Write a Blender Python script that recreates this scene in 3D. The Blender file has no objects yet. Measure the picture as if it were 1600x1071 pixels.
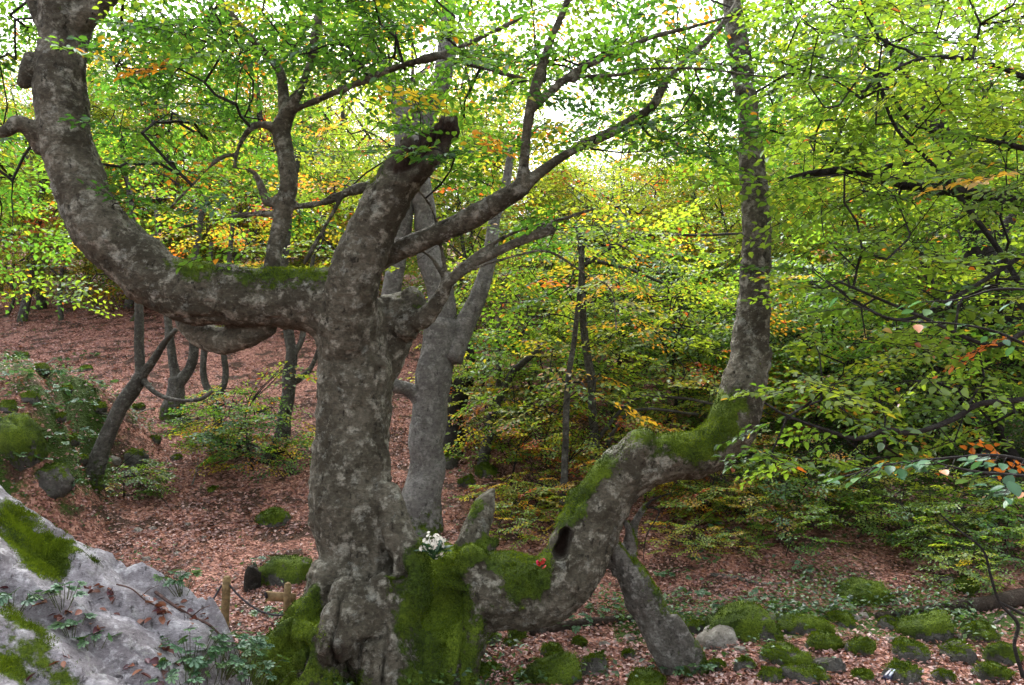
import bpy, math, random
import numpy as np
from mathutils import Vector

# ------------------------------------------------------------------ camera, world, light
SC = bpy.context.scene
COL = SC.collection
F = 1256.0; CX = 800.0; CY = 535.5           # photograph: 1600 x 1071, focal length in its pixels
PITCH = math.atan(131.5 / F)
EYE = np.array([0.0, 0.0, 2.2])
cam_data = bpy.data.cameras.new('camera')
cam_data.sensor_width = 36.0
cam_data.lens = 36.0 * F / 1600.0
cam_data.clip_start = 0.05; cam_data.clip_end = 1000.0
cam = bpy.data.objects.new('camera', cam_data)
cam.location = EYE; cam.rotation_euler = (math.radians(90) + PITCH, 0, 0)
COL.objects.link(cam); SC.camera = cam

SUN_EL, SUN_AZ = 52.0, -18.0                  # degrees; azimuth measured from +Y towards +X
world = bpy.data.worlds.new('World'); SC.world = world; world.use_nodes = True
wt = world.node_tree; wt.nodes.clear()
w_out = wt.nodes.new('ShaderNodeOutputWorld'); w_bg = wt.nodes.new('ShaderNodeBackground')
w_sky = wt.nodes.new('ShaderNodeTexSky'); w_sky.sky_type = 'NISHITA'; w_sky.sun_disc = False
w_sky.sun_elevation = math.radians(SUN_EL); w_sky.sun_rotation = math.radians(SUN_AZ)
w_sky.dust_density = 4.0; w_sky.air_density = 1.0
w_hs = wt.nodes.new('ShaderNodeHueSaturation'); w_hs.inputs['Saturation'].default_value = 0.22
w_bg.inputs['Strength'].default_value = 0.15
wt.links.new(w_sky.outputs[0], w_hs.inputs['Color']); wt.links.new(w_hs.outputs[0], w_bg.inputs[0])
wt.links.new(w_bg.outputs[0], w_out.inputs[0])
sun_d = bpy.data.lights.new('sun', 'SUN'); sun_d.energy = 1.4; sun_d.angle = math.radians(25); sun_d.color = (1.0, .97, .92)
sun = bpy.data.objects.new('sun', sun_d); COL.objects.link(sun)
el, az = math.radians(SUN_EL), math.radians(SUN_AZ)
sdir = Vector((math.sin(az) * math.cos(el), math.cos(az) * math.cos(el), math.sin(el)))
sun.rotation_euler = sdir.to_track_quat('Z', 'Y').to_euler(); sun.location = sdir * 60
SC.view_settings.view_transform = 'Standard'; SC.view_settings.look = 'None'
SC.view_settings.exposure = 2.45; SC.view_settings.gamma = 1.0; SC.view_settings.use_curve_mapping = False
SC.cycles.max_bounces = 6; SC.cycles.diffuse_bounces = 4; SC.cycles.transmission_bounces = 6; SC.cycles.use_adaptive_sampling = True; SC.cycles.adaptive_threshold = 0.03; SC.cycles.glossy_bounces = 2
SC.cycles.caustics_reflective = False; SC.cycles.caustics_refractive = False

# ------------------------------------------------------------------ maths helpers
RNG = np.random.default_rng(7)
cp, sp = math.cos(PITCH), math.sin(PITCH)
def ray(px, py):
    u = (np.asarray(px, float) - CX) / F; v = (CY - np.asarray(py, float)) / F
    return np.stack([u, cp - v * sp, sp + v * cp], -1)
def P(px, py, Y):                              # the point on that pixel's line of sight at distance Y
    d = ray(px, py)
    return EYE + d * (np.asarray(Y, float) / d[..., 1])[..., None]
def unit(v):
    return v / np.maximum(np.linalg.norm(v, axis=-1, keepdims=True), 1e-9)
def sstep(a, b, x):
    t = np.clip((x - a) / (b - a), 0, 1); return t * t * (3 - 2 * t)
def _hash(ix, iy, iz, seed):
    h = (ix * 374761393 + iy * 668265263 + iz * 1274126177 + seed * 974711) & 0xFFFFFFFF
    h = ((h ^ (h >> 13)) * 1274126177) & 0xFFFFFFFF
    h = (h ^ (h >> 16)) & 0xFFFF
    return h / 65535.0
def vnoise(p, seed=0):                         # smooth lattice noise in -1..1
    p = np.asarray(p, float); i = np.floor(p).astype(np.int64); f = p - i; f = f * f * (3 - 2 * f)
    x, y, z = i[..., 0], i[..., 1], i[..., 2]; fx, fy, fz = f[..., 0], f[..., 1], f[..., 2]
    def c(a, b, d): return _hash(x + a, y + b, z + d, seed)
    r = 0
    for a in (0, 1):
        for b in (0, 1):
            for d in (0, 1):
                r = r + c(a, b, d) * (fx if a else 1 - fx) * (fy if b else 1 - fy) * (fz if d else 1 - fz)
    return r * 2 - 1
def fbm(p, seed=0, o=4):
    r = 0; a = .5
    for k in range(o):
        r = r + a * vnoise(np.asarray(p) * 2 ** k, seed + k * 17); a *= .5
    return r

def ground_z(x, y):
    x = np.asarray(x, float); y = np.asarray(y, float)
    t = y - 9.6
    z = .36 * (np.sqrt(t * t + 2.2) + t) * .5                       # flat floor turning into a hillside
    far = np.maximum(y - 52, 0); z = z - .010 * far ** 2 * np.where(far > 0, 1, 0) / (1 + far * .02)
    z = z + .55 * sstep(5.0, .5, y) * sstep(3.5, -1.0, x)           # bank the camera stands on
    z = z - .16 * np.exp(-((x - .2) ** 2 + (y - 6.9) ** 2) / 3.0)
    z = z + 2.15 * sstep(-5.75, -7.3, x + .25 * np.sin(y * 2.1) + .15 * (y - 12)) * np.exp(-((y - 12.2) / 2.6) ** 2)
    p = np.stack([x, y, 0 * x], -1)
    z = z + .16 * fbm(p * .45, 3, 3) + .05 * fbm(p * 1.9, 5, 2)
    z = z + .5 * fbm(p * .12, 9, 2) * sstep(12, 22, y)
    return z
def on_ground(px, py):                          # where a pixel's line of sight meets the ground
    Y = np.arange(2.0, 85, .02); q = P(np.full_like(Y, px), np.full_like(Y, py), Y)
    below = q[:, 2] < ground_z(q[:, 0], q[:, 1])
    k = int(np.argmax(below)) if below.any() else len(Y) - 1
    return q[k]

# ------------------------------------------------------------------ mesh helpers
def mesh(name, V, faces, mat=None, attrs=None, smooth=False):
    """faces: int array (n,3) / (n,4), or a list of such arrays."""
    me = bpy.data.meshes.new(name)
    fl = faces if isinstance(faces, list) else [faces]
    fl = [np.asarray(f, np.int32) for f in fl if len(f)]
    V = np.asarray(V, np.float32)
    me.vertices.add(len(V)); me.vertices.foreach_set('co', V.ravel())
    nl = sum(f.size for f in fl); npoly = sum(len(f) for f in fl)
    me.loops.add(nl); me.loops.foreach_set('vertex_index', np.concatenate([f.ravel() for f in fl]))
    me.polygons.add(npoly)
    tot = np.concatenate([np.full(len(f), f.shape[1], np.int32) for f in fl])
    st = np.concatenate([[0], np.cumsum(tot)[:-1]]).astype(np.int32)
    me.polygons.foreach_set('loop_start', st); me.polygons.foreach_set('loop_total', tot)
    if smooth: me.polygons.foreach_set('use_smooth', np.ones(npoly, bool))
    for k, a in (attrs or {}).items():
        a = np.asarray(a, np.float32)
        if a.ndim == 2:
            at = me.attributes.new(k, 'FLOAT_COLOR', 'POINT')
            if a.shape[1] == 3: a = np.concatenate([a, np.ones((len(a), 1), np.float32)], 1)
            at.data.foreach_set('color', a.ravel())
        else:
            at = me.attributes.new(k, 'FLOAT', 'POINT'); at.data.foreach_set('value', a)
    if mat: me.materials.append(mat)
    me.update(calc_edges=True); me.validate()
    return me
def obj(name, me, parent=None, kind=None):
    o = bpy.data.objects.new(name, me); COL.objects.link(o)
    if parent is not None:
        o.parent = parent; o.matrix_parent_inverse = parent_inverse(parent)
    if kind: o['kind'] = kind
    return o
def parent_inverse(p):                          # parts are modelled in world space, their thing sits at its base
    from mathutils import Matrix
    return Matrix.Translation(-Vector(p.location)) if p.parent is None else (Matrix.Identity(4))
def tag(o, label, cat, group=None):
    o['label'] = label; o['category'] = cat
    if group: o['group'] = group
    return o
def thing(name, loc, label, cat, group=None):
    o = bpy.data.objects.new(name, None); o.empty_display_size = .2
    o.location = [float(a) for a in loc]; COL.objects.link(o)
    return tag(o, label, cat, group)
def copy_thing(src, loc, rz, s, label=None, group=None):
    r = src.copy(); COL.objects.link(r)
    r.location = [float(a) for a in loc]; r.rotation_euler = (0, 0, rz); r.scale = (s, s, s)
    if label: r['label'] = label
    if group: r['group'] = group
    for ch in src.children:
        c = ch.copy(); COL.objects.link(c); c.parent = r; c.matrix_parent_inverse = ch.matrix_parent_inverse.copy()
        for g in ch.children:
            d = g.copy(); COL.objects.link(d); d.parent = c; d.matrix_parent_inverse = g.matrix_parent_inverse.copy()
    return r

def catmull(pts, n_per):                        # smooth curve through control rows (any columns)
    p = np.asarray(pts, float)
    if len(p) < 3:
        t = np.linspace(0, 1, n_per + 1)[:, None]; return p[0] * (1 - t) + p[-1] * t
    q = np.vstack([2 * p[0] - p[1], p, 2 * p[-1] - p[-2]]); out = []
    for i in range(1, len(q) - 2):
        t = np.linspace(0, 1, n_per, endpoint=False)[:, None]
        a, b, c, d = q[i - 1], q[i], q[i + 1], q[i + 2]
        out.append(.5 * (2 * b + (c - a) * t + (2 * a - 5 * b + 4 * c - d) * t * t + (3 * b - 3 * c + d - a) * t ** 3))
    out.append(p[-1:]); return np.vstack(out)
def tube(pts, rad, n=10, rough=0.0, seed=0, taper_caps=True):
    pts = np.asarray(pts, float); rad = np.asarray(rad, float); m = len(pts)
    t = unit(np.gradient(pts, axis=0))
    ref = np.array([.13, 1, .07]); a = unit(np.cross(t, ref)); b = np.cross(t, a)
    ang = np.linspace(0, 2 * np.pi, n, endpoint=False)
    ring = a[:, None] * np.cos(ang)[None, :, None] + b[:, None] * np.sin(ang)[None, :, None]
    V = pts[:, None] + ring * rad[:, None, None]
    if rough:
        V = V + ring * (fbm(V.reshape(-1, 3) * 3.0, seed, 3).reshape(m, n) * rough * rad[:, None])[..., None]
    V = V.reshape(-1, 3); V = np.vstack([V, pts[0] - t[0] * rad[0] * .5, pts[-1] + t[-1] * rad[-1] * .5])
    i = np.arange(m - 1)[:, None] * n; j = np.arange(n)[None]; k = (j + 1) % n
    Q = np.stack([i + j, i + k, i + n + k, i + n + j], -1).reshape(-1, 4)
    j = np.arange(n); k = (j + 1) % n
    T = np.vstack([np.stack([k, j, np.full(n, m * n)], -1), np.stack([(m - 1) * n + j, (m - 1) * n + k, np.full(n, m * n + 1)], -1)])
    return V, Q, T
class Bag:                                       # collects tubes and other bits into one mesh
    def __init__(s): s.V = []; s.Q = []; s.T = []; s.n = 0
    def add(s, V, Q=None, T=None):
        if Q is not None and len(Q): s.Q.append(np.asarray(Q) + s.n)
        if T is not None and len(T): s.T.append(np.asarray(T) + s.n)
        s.V.append(V); s.n += len(V)
    def tube(s, *a, **k): s.add(*tube(*a, **k)); return s
    def faces(s):
        return ([np.vstack(s.Q)] if s.Q else []) + ([np.vstack(s.T)] if s.T else [])
    def verts(s): return np.vstack(s.V)
    def mesh(s, name, mat, smooth=True, attrs=None): return mesh(name, s.verts(), s.faces(), mat, attrs, smooth)
def prisms(p0, p1, r0, r1):                      # thin three-sided twigs, one per segment
    n = len(p0); t = unit(p1 - p0); ref = np.where(np.abs(t[:, 2:3]) > .9, np.array([[1., 0, 0]]), np.array([[0, 0, 1.]]))
    a = unit(np.cross(t, ref)); b = np.cross(t, a); V = np.zeros((n, 6, 3))
    for k in range(3):
        w = 2 * np.pi * k / 3; d = a * math.cos(w) + b * math.sin(w)
        V[:, k] = p0 - t * r0[:, None] * .3 + d * r0[:, None]; V[:, 3 + k] = p1 + d * r1[:, None]
    base = (np.arange(n) * 6)[:, None, None]
    Q = (base + np.array([[0, 1, 4, 3], [1, 2, 5, 4], [2, 0, 3, 5]])[None]).reshape(-1, 4)
    return V.reshape(-1, 3), Q

# ------------------------------------------------------------------ materials
def new_mat(name):
    m = bpy.data.materials.new(name); m.use_nodes = True; nt = m.node_tree; nt.nodes.clear()
    out = nt.nodes.new('ShaderNodeOutputMaterial'); return m, nt, out
class NT:
    def __init__(s, nt): s.nt = nt
    def n(s, t, **kw):
        nd = s.nt.nodes.new(t)
        for k, v in kw.items():
            if k in nd.inputs: s.set(nd, k, v)
            else: setattr(nd, k, v)
        return nd
    def set(s, nd, k, v):
        if isinstance(v, bpy.types.NodeSocket): s.nt.links.new(v, nd.inputs[k])
        else: nd.inputs[k].default_value = v
    def coord(s, scale=(1, 1, 1)):
        g = s.nt.nodes.new('ShaderNodeTexCoord'); mp = s.nt.nodes.new('ShaderNodeMapping')
        mp.inputs['Scale'].default_value = scale; s.nt.links.new(g.outputs['Object'], mp.inputs['Vector']); return mp.outputs[0]
    def noise(s, scale, detail=4, rough=.55, vec=None):
        nd = s.nt.nodes.new('ShaderNodeTexNoise'); nd.inputs['Scale'].default_value = scale
        nd.inputs['Detail'].default_value = detail; nd.inputs['Roughness'].default_value = rough
        s.nt.links.new(vec if vec is not None else s.coord(), nd.inputs['Vector']); return nd.outputs['Fac']
    def ramp(s, fac, stops):
        nd = s.nt.nodes.new('ShaderNodeValToRGB'); el = nd.color_ramp.elements
        while len(el) < len(stops): el.new(.5)
        for e, (p, c) in zip(el, stops):
            e.position = p; e.color = (*c, 1) if len(c) == 3 else c
        s.nt.links.new(fac, nd.inputs[0]); return nd.outputs[0]
    def step(s, fac, a, b, out0=0.0, out1=1.0):
        nd = s.nt.nodes.new('ShaderNodeMapRange'); nd.interpolation_type = 'SMOOTHSTEP'
        nd.inputs[1].default_value = a; nd.inputs[2].default_value = b
        nd.inputs[3].default_value = out0; nd.inputs[4].default_value = out1
        s.nt.links.new(fac, nd.inputs[0]); return nd.outputs[0]
    def math(s, op, a, b):
        nd = s.nt.nodes.new('ShaderNodeMath'); nd.operation = op; s.set(nd, 0, a); s.set(nd, 1, b); return nd.outputs[0]
    def mix(s, fac, a, b, mode='MIX'):
        nd = s.nt.nodes.new('ShaderNodeMix'); nd.data_type = 'RGBA'; nd.blend_type = mode
        for k, v in ((0, fac), (6, a), (7, b)):
            if isinstance(v, bpy.types.NodeSocket): s.nt.links.new(v, nd.inputs[k])
            else: nd.inputs[k].default_value = (*v, 1) if isinstance(v, tuple) and len(v) == 3 else v
        return nd.outputs[2]
    def attr(s, name, what='Fac'):
        nd = s.nt.nodes.new('ShaderNodeAttribute'); nd.attribute_name = name; return nd.outputs[what]
    def bump(s, h, strength, dist):
        nd = s.nt.nodes.new('ShaderNodeBump'); nd.inputs['Strength'].default_value = strength; nd.inputs['Distance'].default_value = dist
        s.nt.links.new(h, nd.inputs['Height']); return nd.outputs[0]

MOSS_A, MOSS_B, MOSS_C = (.018, .032, .005), (.055, .090, .008), (.130, .185, .013)
def moss_colour(N):
    return N.mix(N.step(N.noise(3.0, 4), .38, .66), N.mix(N.step(N.noise(38, 3), .3, .7), MOSS_A, MOSS_B), N.mix(N.step(N.noise(55, 3), .3, .7), MOSS_B, MOSS_C))
def bark_mat(name, dark, mid, pale, pale_amt=.5, moss=True, scale=1.0, mottle=1.0):
    m, nt, out = new_mat(name); N = NT(nt)
    big = N.noise(2.3 * scale, 5, .6); fine = N.noise(30 * scale, 4, .6, N.coord((1, 1, 2.2))); spot = N.noise(8.5 * scale, 5, .65)
    col = N.mix(N.step(big, .35, .65), dark, mid)
    col = N.mix(N.math('MULTIPLY', N.step(spot, .50, .66), pale_amt), col, pale)
    pit = N.step(N.noise(15 * scale, 4, .7, N.coord((1.2, 1.2, .62))), .60, .68)
    col = N.mix(N.math('MULTIPLY', pit, .8), col, tuple(c * .22 for c in dark))
    col = N.mix(N.step(fine, .3, .75), N.mix(.35, col, tuple(c * .45 for c in dark)), col)
    lich = N.step(N.noise(5.6 * scale, 8, .78, N.coord((1, 1, 1.3))), .555, .62)
    col = N.mix(N.math('MULTIPLY', lich, .42 * pale_amt), col, (.34, .35, .31))
    mot = N.noise(19 * scale, 6, .75, N.coord((1, 1, 1.35)))
    col = N.mix(N.step(mot, .34, .56, .62 * mottle, 0.0), col, tuple(c * .42 for c in dark)); col = N.mix(N.step(mot, .56, .74, 0.0, .45), col, tuple(c * 1.08 for c in pale))
    scar = N.step(N.noise(6.5 * scale, 3, .6, N.coord((1, 1, 3.6))), .655, .69); col = N.mix(N.math('MULTIPLY', scar, .55), col, tuple(c * .5 for c in dark))
    h = N.math('ADD', N.math('MULTIPLY', N.noise(48 * scale, 4, .6, N.coord((1, 1, 2.6))), .7), N.math('MULTIPLY', pit, -1.1))
    h = N.math('ADD', h, N.math('MULTIPLY', mot, 1.3))
    h = N.math('ADD', h, N.math('MULTIPLY', spot, .9))
    if moss:
        mm = N.step(N.math('ADD', N.attr('moss'), N.math('MULTIPLY', N.math('SUBTRACT', N.noise(9, 6, .7), .5), 1.5)), .42, .60)
        col = N.mix(mm, col, moss_colour(N)); h = N.math('ADD', h, N.math('MULTIPLY', N.math('MULTIPLY', N.noise(70, 3), mm), 1.6))
    b = N.n('ShaderNodeBsdfPrincipled', Roughness=.88); b.inputs['Specular IOR Level'].default_value = .18
    nt.links.new(col, b.inputs['Base Color']); nt.links.new(N.bump(h, .9, .024), b.inputs['Normal']); nt.links.new(b.outputs[0], out.inputs[0])
    return m
M_OLD = bark_mat('old_beech_bark', (.052, .045, .030), (.138, .124, .092), (.33, .315, .255), .9)
M_BARK = bark_mat('beech_bark', (.048, .044, .036), (.098, .091, .078), (.19, .185, .165), .6, moss=True)
M_PALE = bark_mat('pale_beech_bark', (.125, .117, .108), (.21, .20, .188), (.33, .32, .30), .8)
M_DARK = bark_mat('dark_twig_bark', (.022, .019, .017), (.038, .033, .030), (.06, .055, .05), .3, moss=False)  # dark bark tone for twigs and dark stems
def simple(name, col, rough=.8, var=.35, scale=20, bump=.3, spec=.2):
    m, nt, out = new_mat(name); N = NT(nt); f = N.noise(scale, 5)
    c = N.mix(N.step(f, .3, .7), tuple(a * (1 - var) for a in col), tuple(min(1, a * (1 + var)) for a in col))
    b = N.n('ShaderNodeBsdfPrincipled', Roughness=rough); b.inputs['Specular IOR Level'].default_value = spec
    nt.links.new(c, b.inputs['Base Color']); nt.links.new(N.bump(f, bump, .01), b.inputs['Normal']); nt.links.new(b.outputs[0], out.inputs[0]); return m
def leaf_mat(name, trans=.55, gloss=.05, hue=.03, tint=(1, 1, 1)):
    m, nt, out = new_mat(name); N = NT(nt)
    oi = nt.nodes.new('ShaderNodeObjectInfo')
    hs = nt.nodes.new('ShaderNodeHueSaturation'); nt.links.new(N.attr('col', 'Color'), hs.inputs['Color'])
    nt.links.new(N.step(oi.outputs['Random'], 0, 1, .5 - hue, .5 + hue * .4), hs.inputs['Hue'])
    nt.links.new(N.step(oi.outputs['Random'], 0, 1, 1.12, .88), hs.inputs['Value'])
    d = nt.nodes.new('ShaderNodeBsdfDiffuse'); t = nt.nodes.new('ShaderNodeBsdfTranslucent'); g = nt.nodes.new('ShaderNodeBsdfGlossy')
    nt.links.new(N.mix(1.0, hs.outputs[0], (.62, .66, .75), 'MULTIPLY'), d.inputs['Color'])
    nt.links.new(N.mix(1.0, hs.outputs[0], (1.45, 1.36, 1.0), 'MULTIPLY'), t.inputs['Color'])
    g.inputs['Roughness'].default_value = .45; g.inputs['Color'].default_value = (.8, .85, .9, 1)
    m1 = nt.nodes.new('ShaderNodeMixShader'); m1.inputs[0].default_value = trans
    nt.links.new(d.outputs[0], m1.inputs[1]); nt.links.new(t.outputs[0], m1.inputs[2])
    m2 = nt.nodes.new('ShaderNodeMixShader'); m2.inputs[0].default_value = gloss
    nt.links.new(m1.outputs[0], m2.inputs[1]); nt.links.new(g.outputs[0], m2.inputs[2]); nt.links.new(m2.outputs[0], out.inputs[0]); return m
M_LEAF = leaf_mat('beech_leaf'); M_LITTER = leaf_mat('dry_leaf', .12, .04, .0); M_HERB = leaf_mat('herb_leaf', .35, .05, .01)
M_FUZZ = leaf_mat('moss_tuft', .30, .0, .0)

# ------------------------------------------------------------------ leaves
def leaf_mesh_data(pos, dr, nrm, L, col, detail=2, wr=.62, curl=.12):
    n = len(pos); dr = unit(dr); side = unit(np.cross(nrm, dr)); nrm = np.cross(dr, side); L = L[:, None]; w = L * wr * .5
    if detail == 2:
        V = np.stack([pos, pos + dr * L * .28 + side * w * .92 + nrm * L * curl, pos + dr * L * .68 + side * w * .80 + nrm * L * curl * .8, pos + dr * L - nrm * L * .10,
                      pos + dr * L * .68 - side * w * .80 + nrm * L * curl * .8, pos + dr * L * .28 - side * w * .92 + nrm * L * curl], 1)
        f = np.array([[0, 3, 2, 1], [0, 5, 4, 3]])
    else:
        V = np.stack([pos, pos + dr * L * .45 + side * w + nrm * L * curl, pos + dr * L - nrm * L * .06, pos + dr * L * .45 - side * w + nrm * L * curl], 1)
        f = np.array([[0, 2, 1], [0, 3, 2]])
    k = V.shape[1]
    faces = (np.arange(n)[:, None, None] * k + f[None]).reshape(-1, f.shape[1])
    return V.reshape(-1, 3), faces, np.repeat(col, k, 0)
def make_spray(seed, nside=7):
    r = np.random.default_rng(seed); pos = []; dr = []; seg = []
    for i in range(nside):
        t = .08 + .86 * i / (nside - 1); s = 1 if i % 2 else -1
        ln = (.62 - .42 * t) * r.uniform(.75, 1.15); a = math.radians(r.uniform(38, 58)) * s
        d = np.array([math.cos(a), math.sin(a), r.normal(0, .08)]); o = np.array([t, .04 * math.sin(t * 5 + seed), -.10 * t * t])
        seg.append((o, o + d * ln)); m = max(2, int(round(ln / .105)))
        for j in range(m + 1):
            u = (j + .6) / (m + .6) * ln; q = 1 if (j + i) % 2 else -1
            b = a + (0 if j == m else q * math.radians(r.uniform(35, 65)))
            pos.append(o + d * u + np.array([0, 0, -.10 * u * u])); dr.append([math.cos(b), math.sin(b), r.normal(-.12, .22)])
    for j in range(6):
        t = .15 + .85 * j / 5; q = 1 if j % 2 else -1; b = (0 if j == 5 else q * .8)
        pos.append([t, .04 * math.sin(t * 5 + seed), -.10 * t * t]); dr.append([math.cos(b), math.sin(b), r.normal(-.1, .2)])
    tt = np.linspace(0, 1, 5); c = np.stack([tt, .04 * np.sin(tt * 5 + seed), -.10 * tt * tt], -1)
    for j in range(4): seg.append((c[j], c[j + 1]))
    return np.array(pos, float), np.array(dr, float), np.array([a for a, b in seg]), np.array([b for a, b in seg])
SPRAYS = [make_spray(s, n) for s, n in ((1, 7), (2, 8), (3, 6), (4, 9), (5, 7))]
GREENS = np.array([(.046, .128, .016), (.078, .188, .018), (.140, .268, .022), (.235, .350, .028)])  # dark to bright greens; backlight on the far crowns is put into the colour
WARM = np.array([(.38, .37, .026), (.46, .32, .024), (.50, .20, .018), (.28, .10, .022)])
def spray_colours(n, r, bright=.5, warm=.1, wnoise=None):
    k = np.clip(r.normal(bright * 3, .8, n), 0, 3); i = np.floor(np.minimum(k, 2.999)).astype(int); f = (k - i)[:, None]
    c = GREENS[i] * (1 - f) + GREENS[np.minimum(i + 1, 3)] * f
    pw = np.full(n, warm) if wnoise is None else np.clip(warm + wnoise, 0, .95)
    isw = r.random(n) < pw; c[isw] = WARM[r.choice(4, isw.sum(), p=[.45, .30, .18, .07])]
    return c
def foliage(anchors, out_dir, r, size=(.45, .8), leaf=.07, bright=.5, warm=.1, detail=2, pitch=-.12, tilt=.30, thin=1.0):
    """leaves and end twigs of flat beech sprays: returns leaf mesh data and twig segments"""
    n = len(anchors); which = r.integers(0, len(SPRAYS), n); LV = []; LF = []; LC = []; S0 = []; S1 = []; off = 0
    wn = fbm(anchors * .55, 41, 2) * warm * 3.2; colS = spray_colours(n, r, bright, warm, wn)
    for k, (lp, ld, s0, s1) in enumerate(SPRAYS):
        ix = np.where(which == k)[0]
        if not len(ix): continue
        m = len(ix); yaw = np.arctan2(out_dir[ix, 1], out_dir[ix, 0]) + r.normal(0, .45, m)
        x = np.stack([np.cos(yaw), np.sin(yaw), r.normal(pitch, .22, m)], -1); x = unit(x)
        up = np.stack([r.normal(0, tilt, m), r.normal(0, tilt, m), np.ones(m)], -1)
        y = unit(np.cross(up, x)); z = np.cross(x, y); R = np.stack([x, y, z], 1)          # rows
        sc = r.uniform(size[0], size[1], m)
        pos = anchors[ix][:, None] + np.einsum('pi,mij->mpj', lp, R) * sc[:, None, None]
        dr = np.einsum('pi,mij->mpj', ld, R); nr = np.repeat(z[:, None], len(lp), 1) + r.normal(0, .32, pos.shape)
        cl = np.repeat(colS[ix][:, None], len(lp), 1) * r.uniform(.72, 1.28, pos.shape[:2])[..., None]
        odd = r.random(pos.shape[:2]) < .35 * warm; cl[odd] = WARM[r.choice(4, odd.sum(), p=[.4, .3, .2, .1])]
        keep = (r.random(pos.shape[:2]) < thin * .92).ravel()
        LL = leaf * r.uniform(.7, 1.25, pos.shape[:2])
        v, f, c = leaf_mesh_data(pos.reshape(-1, 3)[keep], dr.reshape(-1, 3)[keep], nr.reshape(-1, 3)[keep], LL.ravel()[keep], cl.reshape(-1, 3)[keep], detail)
        LV.append(v); LF.append(f + off); LC.append(c); off += len(v)
        S0.append((anchors[ix][:, None] + np.einsum('pi,mij->mpj', s0, R) * sc[:, None, None]).reshape(-1, 3))
        S1.append((anchors[ix][:, None] + np.einsum('pi,mij->mpj', s1, R) * sc[:, None, None]).reshape(-1, 3))
    return np.vstack(LV), np.vstack(LF), np.vstack(LC), np.vstack(S0), np.vstack(S1)
def grow(nodes, anchors, r, sag=.06, rmax=.03):
    """connect every anchor to the nearest wood already there; returns twig segments with radii and the end directions"""
    nodes = np.asarray(nodes, float); n0 = len(nodes)
    cap = n0 + len(anchors) * 16; N = np.zeros((cap, 3)); N[:n0] = nodes; par = np.full(cap, -1); n = n0; ends = np.zeros(len(anchors), int)
    d0 = np.array([np.min(((nodes - a) ** 2).sum(1)) for a in anchors]); order = np.argsort(d0)
    for ai in order:
        a = anchors[ai]; d = np.sqrt(((N[:n] - a) ** 2).sum(1)) * np.where(np.arange(n) < n0, 1.25, 1.0) + np.maximum(N[:n, 2] - a[2], 0) * .35
        j = int(np.argmin(d)); L = float(np.linalg.norm(a - N[j])); m = int(np.clip(round(L / .22), 1, 15))
        v = a - N[j]; perp = np.cross(v, r.normal(0, 1, 3)); perp = perp / (np.linalg.norm(perp) + 1e-9); amp = L * r.uniform(.03, .12); p = j
        for q in range(1, m + 1):
            t = q / m; pt = N[j] + v * t + (perp * amp + np.array([0, 0, sag * L])) * math.sin(math.pi * t)
            if q < m: pt = pt + r.normal(0, .012, 3)
            N[n] = pt; par[n] = p; p = n; n += 1
        ends[ai] = p
    cnt = np.zeros(n); cnt[ends] = 1
    for i in range(n - 1, n0 - 1, -1):
        if par[i] >= 0: cnt[par[i]] += cnt[i]
    rad = np.clip(.0034 * np.maximum(cnt, .6) ** .52, .0028, rmax); idx = np.arange(n0, n); pa = par[idx]
    rp = np.where(pa < n0, rad[idx] * 1.15, np.minimum(rad[pa], rad[idx] * 1.6))
    dirs = N[ends] - np.where(par[ends][:, None] >= 0, N[np.maximum(par[ends], 0)], N[ends] - np.array([0, 0, 1.]))
    dirs[np.abs(dirs[:, :2]).sum(1) < 1e-4] = [1, 0, 0]
    return N[pa], N[idx], rp, rad[idx], dirs
def crown_parts(root, skel, anchors, seed, bark=None, rmax=.03, trim=None, **kw):
    """twigs and crown under a tree"""
    r = np.random.default_rng(seed)
    a, b, ra, rb, dirs = grow(skel, anchors, r, rmax=rmax)
    v, f, c, s0, s1 = foliage(anchors, dirs, r, **kw)
    n = len(s0); tw = np.full(n, .0030)
    V, Q = prisms(np.vstack([a, s0]), np.vstack([b, s1]), np.concatenate([ra, tw]), np.concatenate([rb, tw * .6]))
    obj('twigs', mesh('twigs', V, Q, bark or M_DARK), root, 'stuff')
    obj('crown', mesh('crown', v, f, M_LEAF, {'col': c}), root, 'stuff')
def box_anchors(r, boxes):
    out = []
    for (x0, x1, y0, y1, Y0, Y1, n) in boxes:
        out.append(P(r.uniform(x0, x1, n), r.uniform(y0, y1, n), r.uniform(Y0, Y1, n)))
    return np.vstack(out)

# ------------------------------------------------------------------ moss tufts
def fuzz(name, parent, pos, nrm, r, ln=(.008, .021), spread=.6):
    n = len(pos); d = unit(nrm * .8 + np.array([0, 0, .35]) + r.normal(0, spread, (n, 3)) * .6); s = unit(np.cross(d, r.normal(0, 1, (n, 3))))
    L = r.uniform(*ln, n)[:, None]; V = np.stack([pos - s * L * .22 - nrm * .004, pos + s * L * .22 - nrm * .004, pos + d * L], 1)
    t = (fbm(pos * 3.6, 77, 4) * 1.7 + .34 + .22 * np.clip(nrm[:, 2], -1, 1) + r.normal(0, .18, n)).clip(0, 1)[:, None]  # random tone, plus light from above put into the colour of upward tufts
    c = np.array(MOSS_A) * 1.5 * (1 - t) + np.array(MOSS_C) * 1.15 * t
    f = (np.arange(n)[:, None] * 3 + np.arange(3)[None])
    return obj(name, mesh(name, V.reshape(-1, 3), f, M_FUZZ, {'col': np.repeat(c, 3, 0)}), parent, 'stuff')

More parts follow.
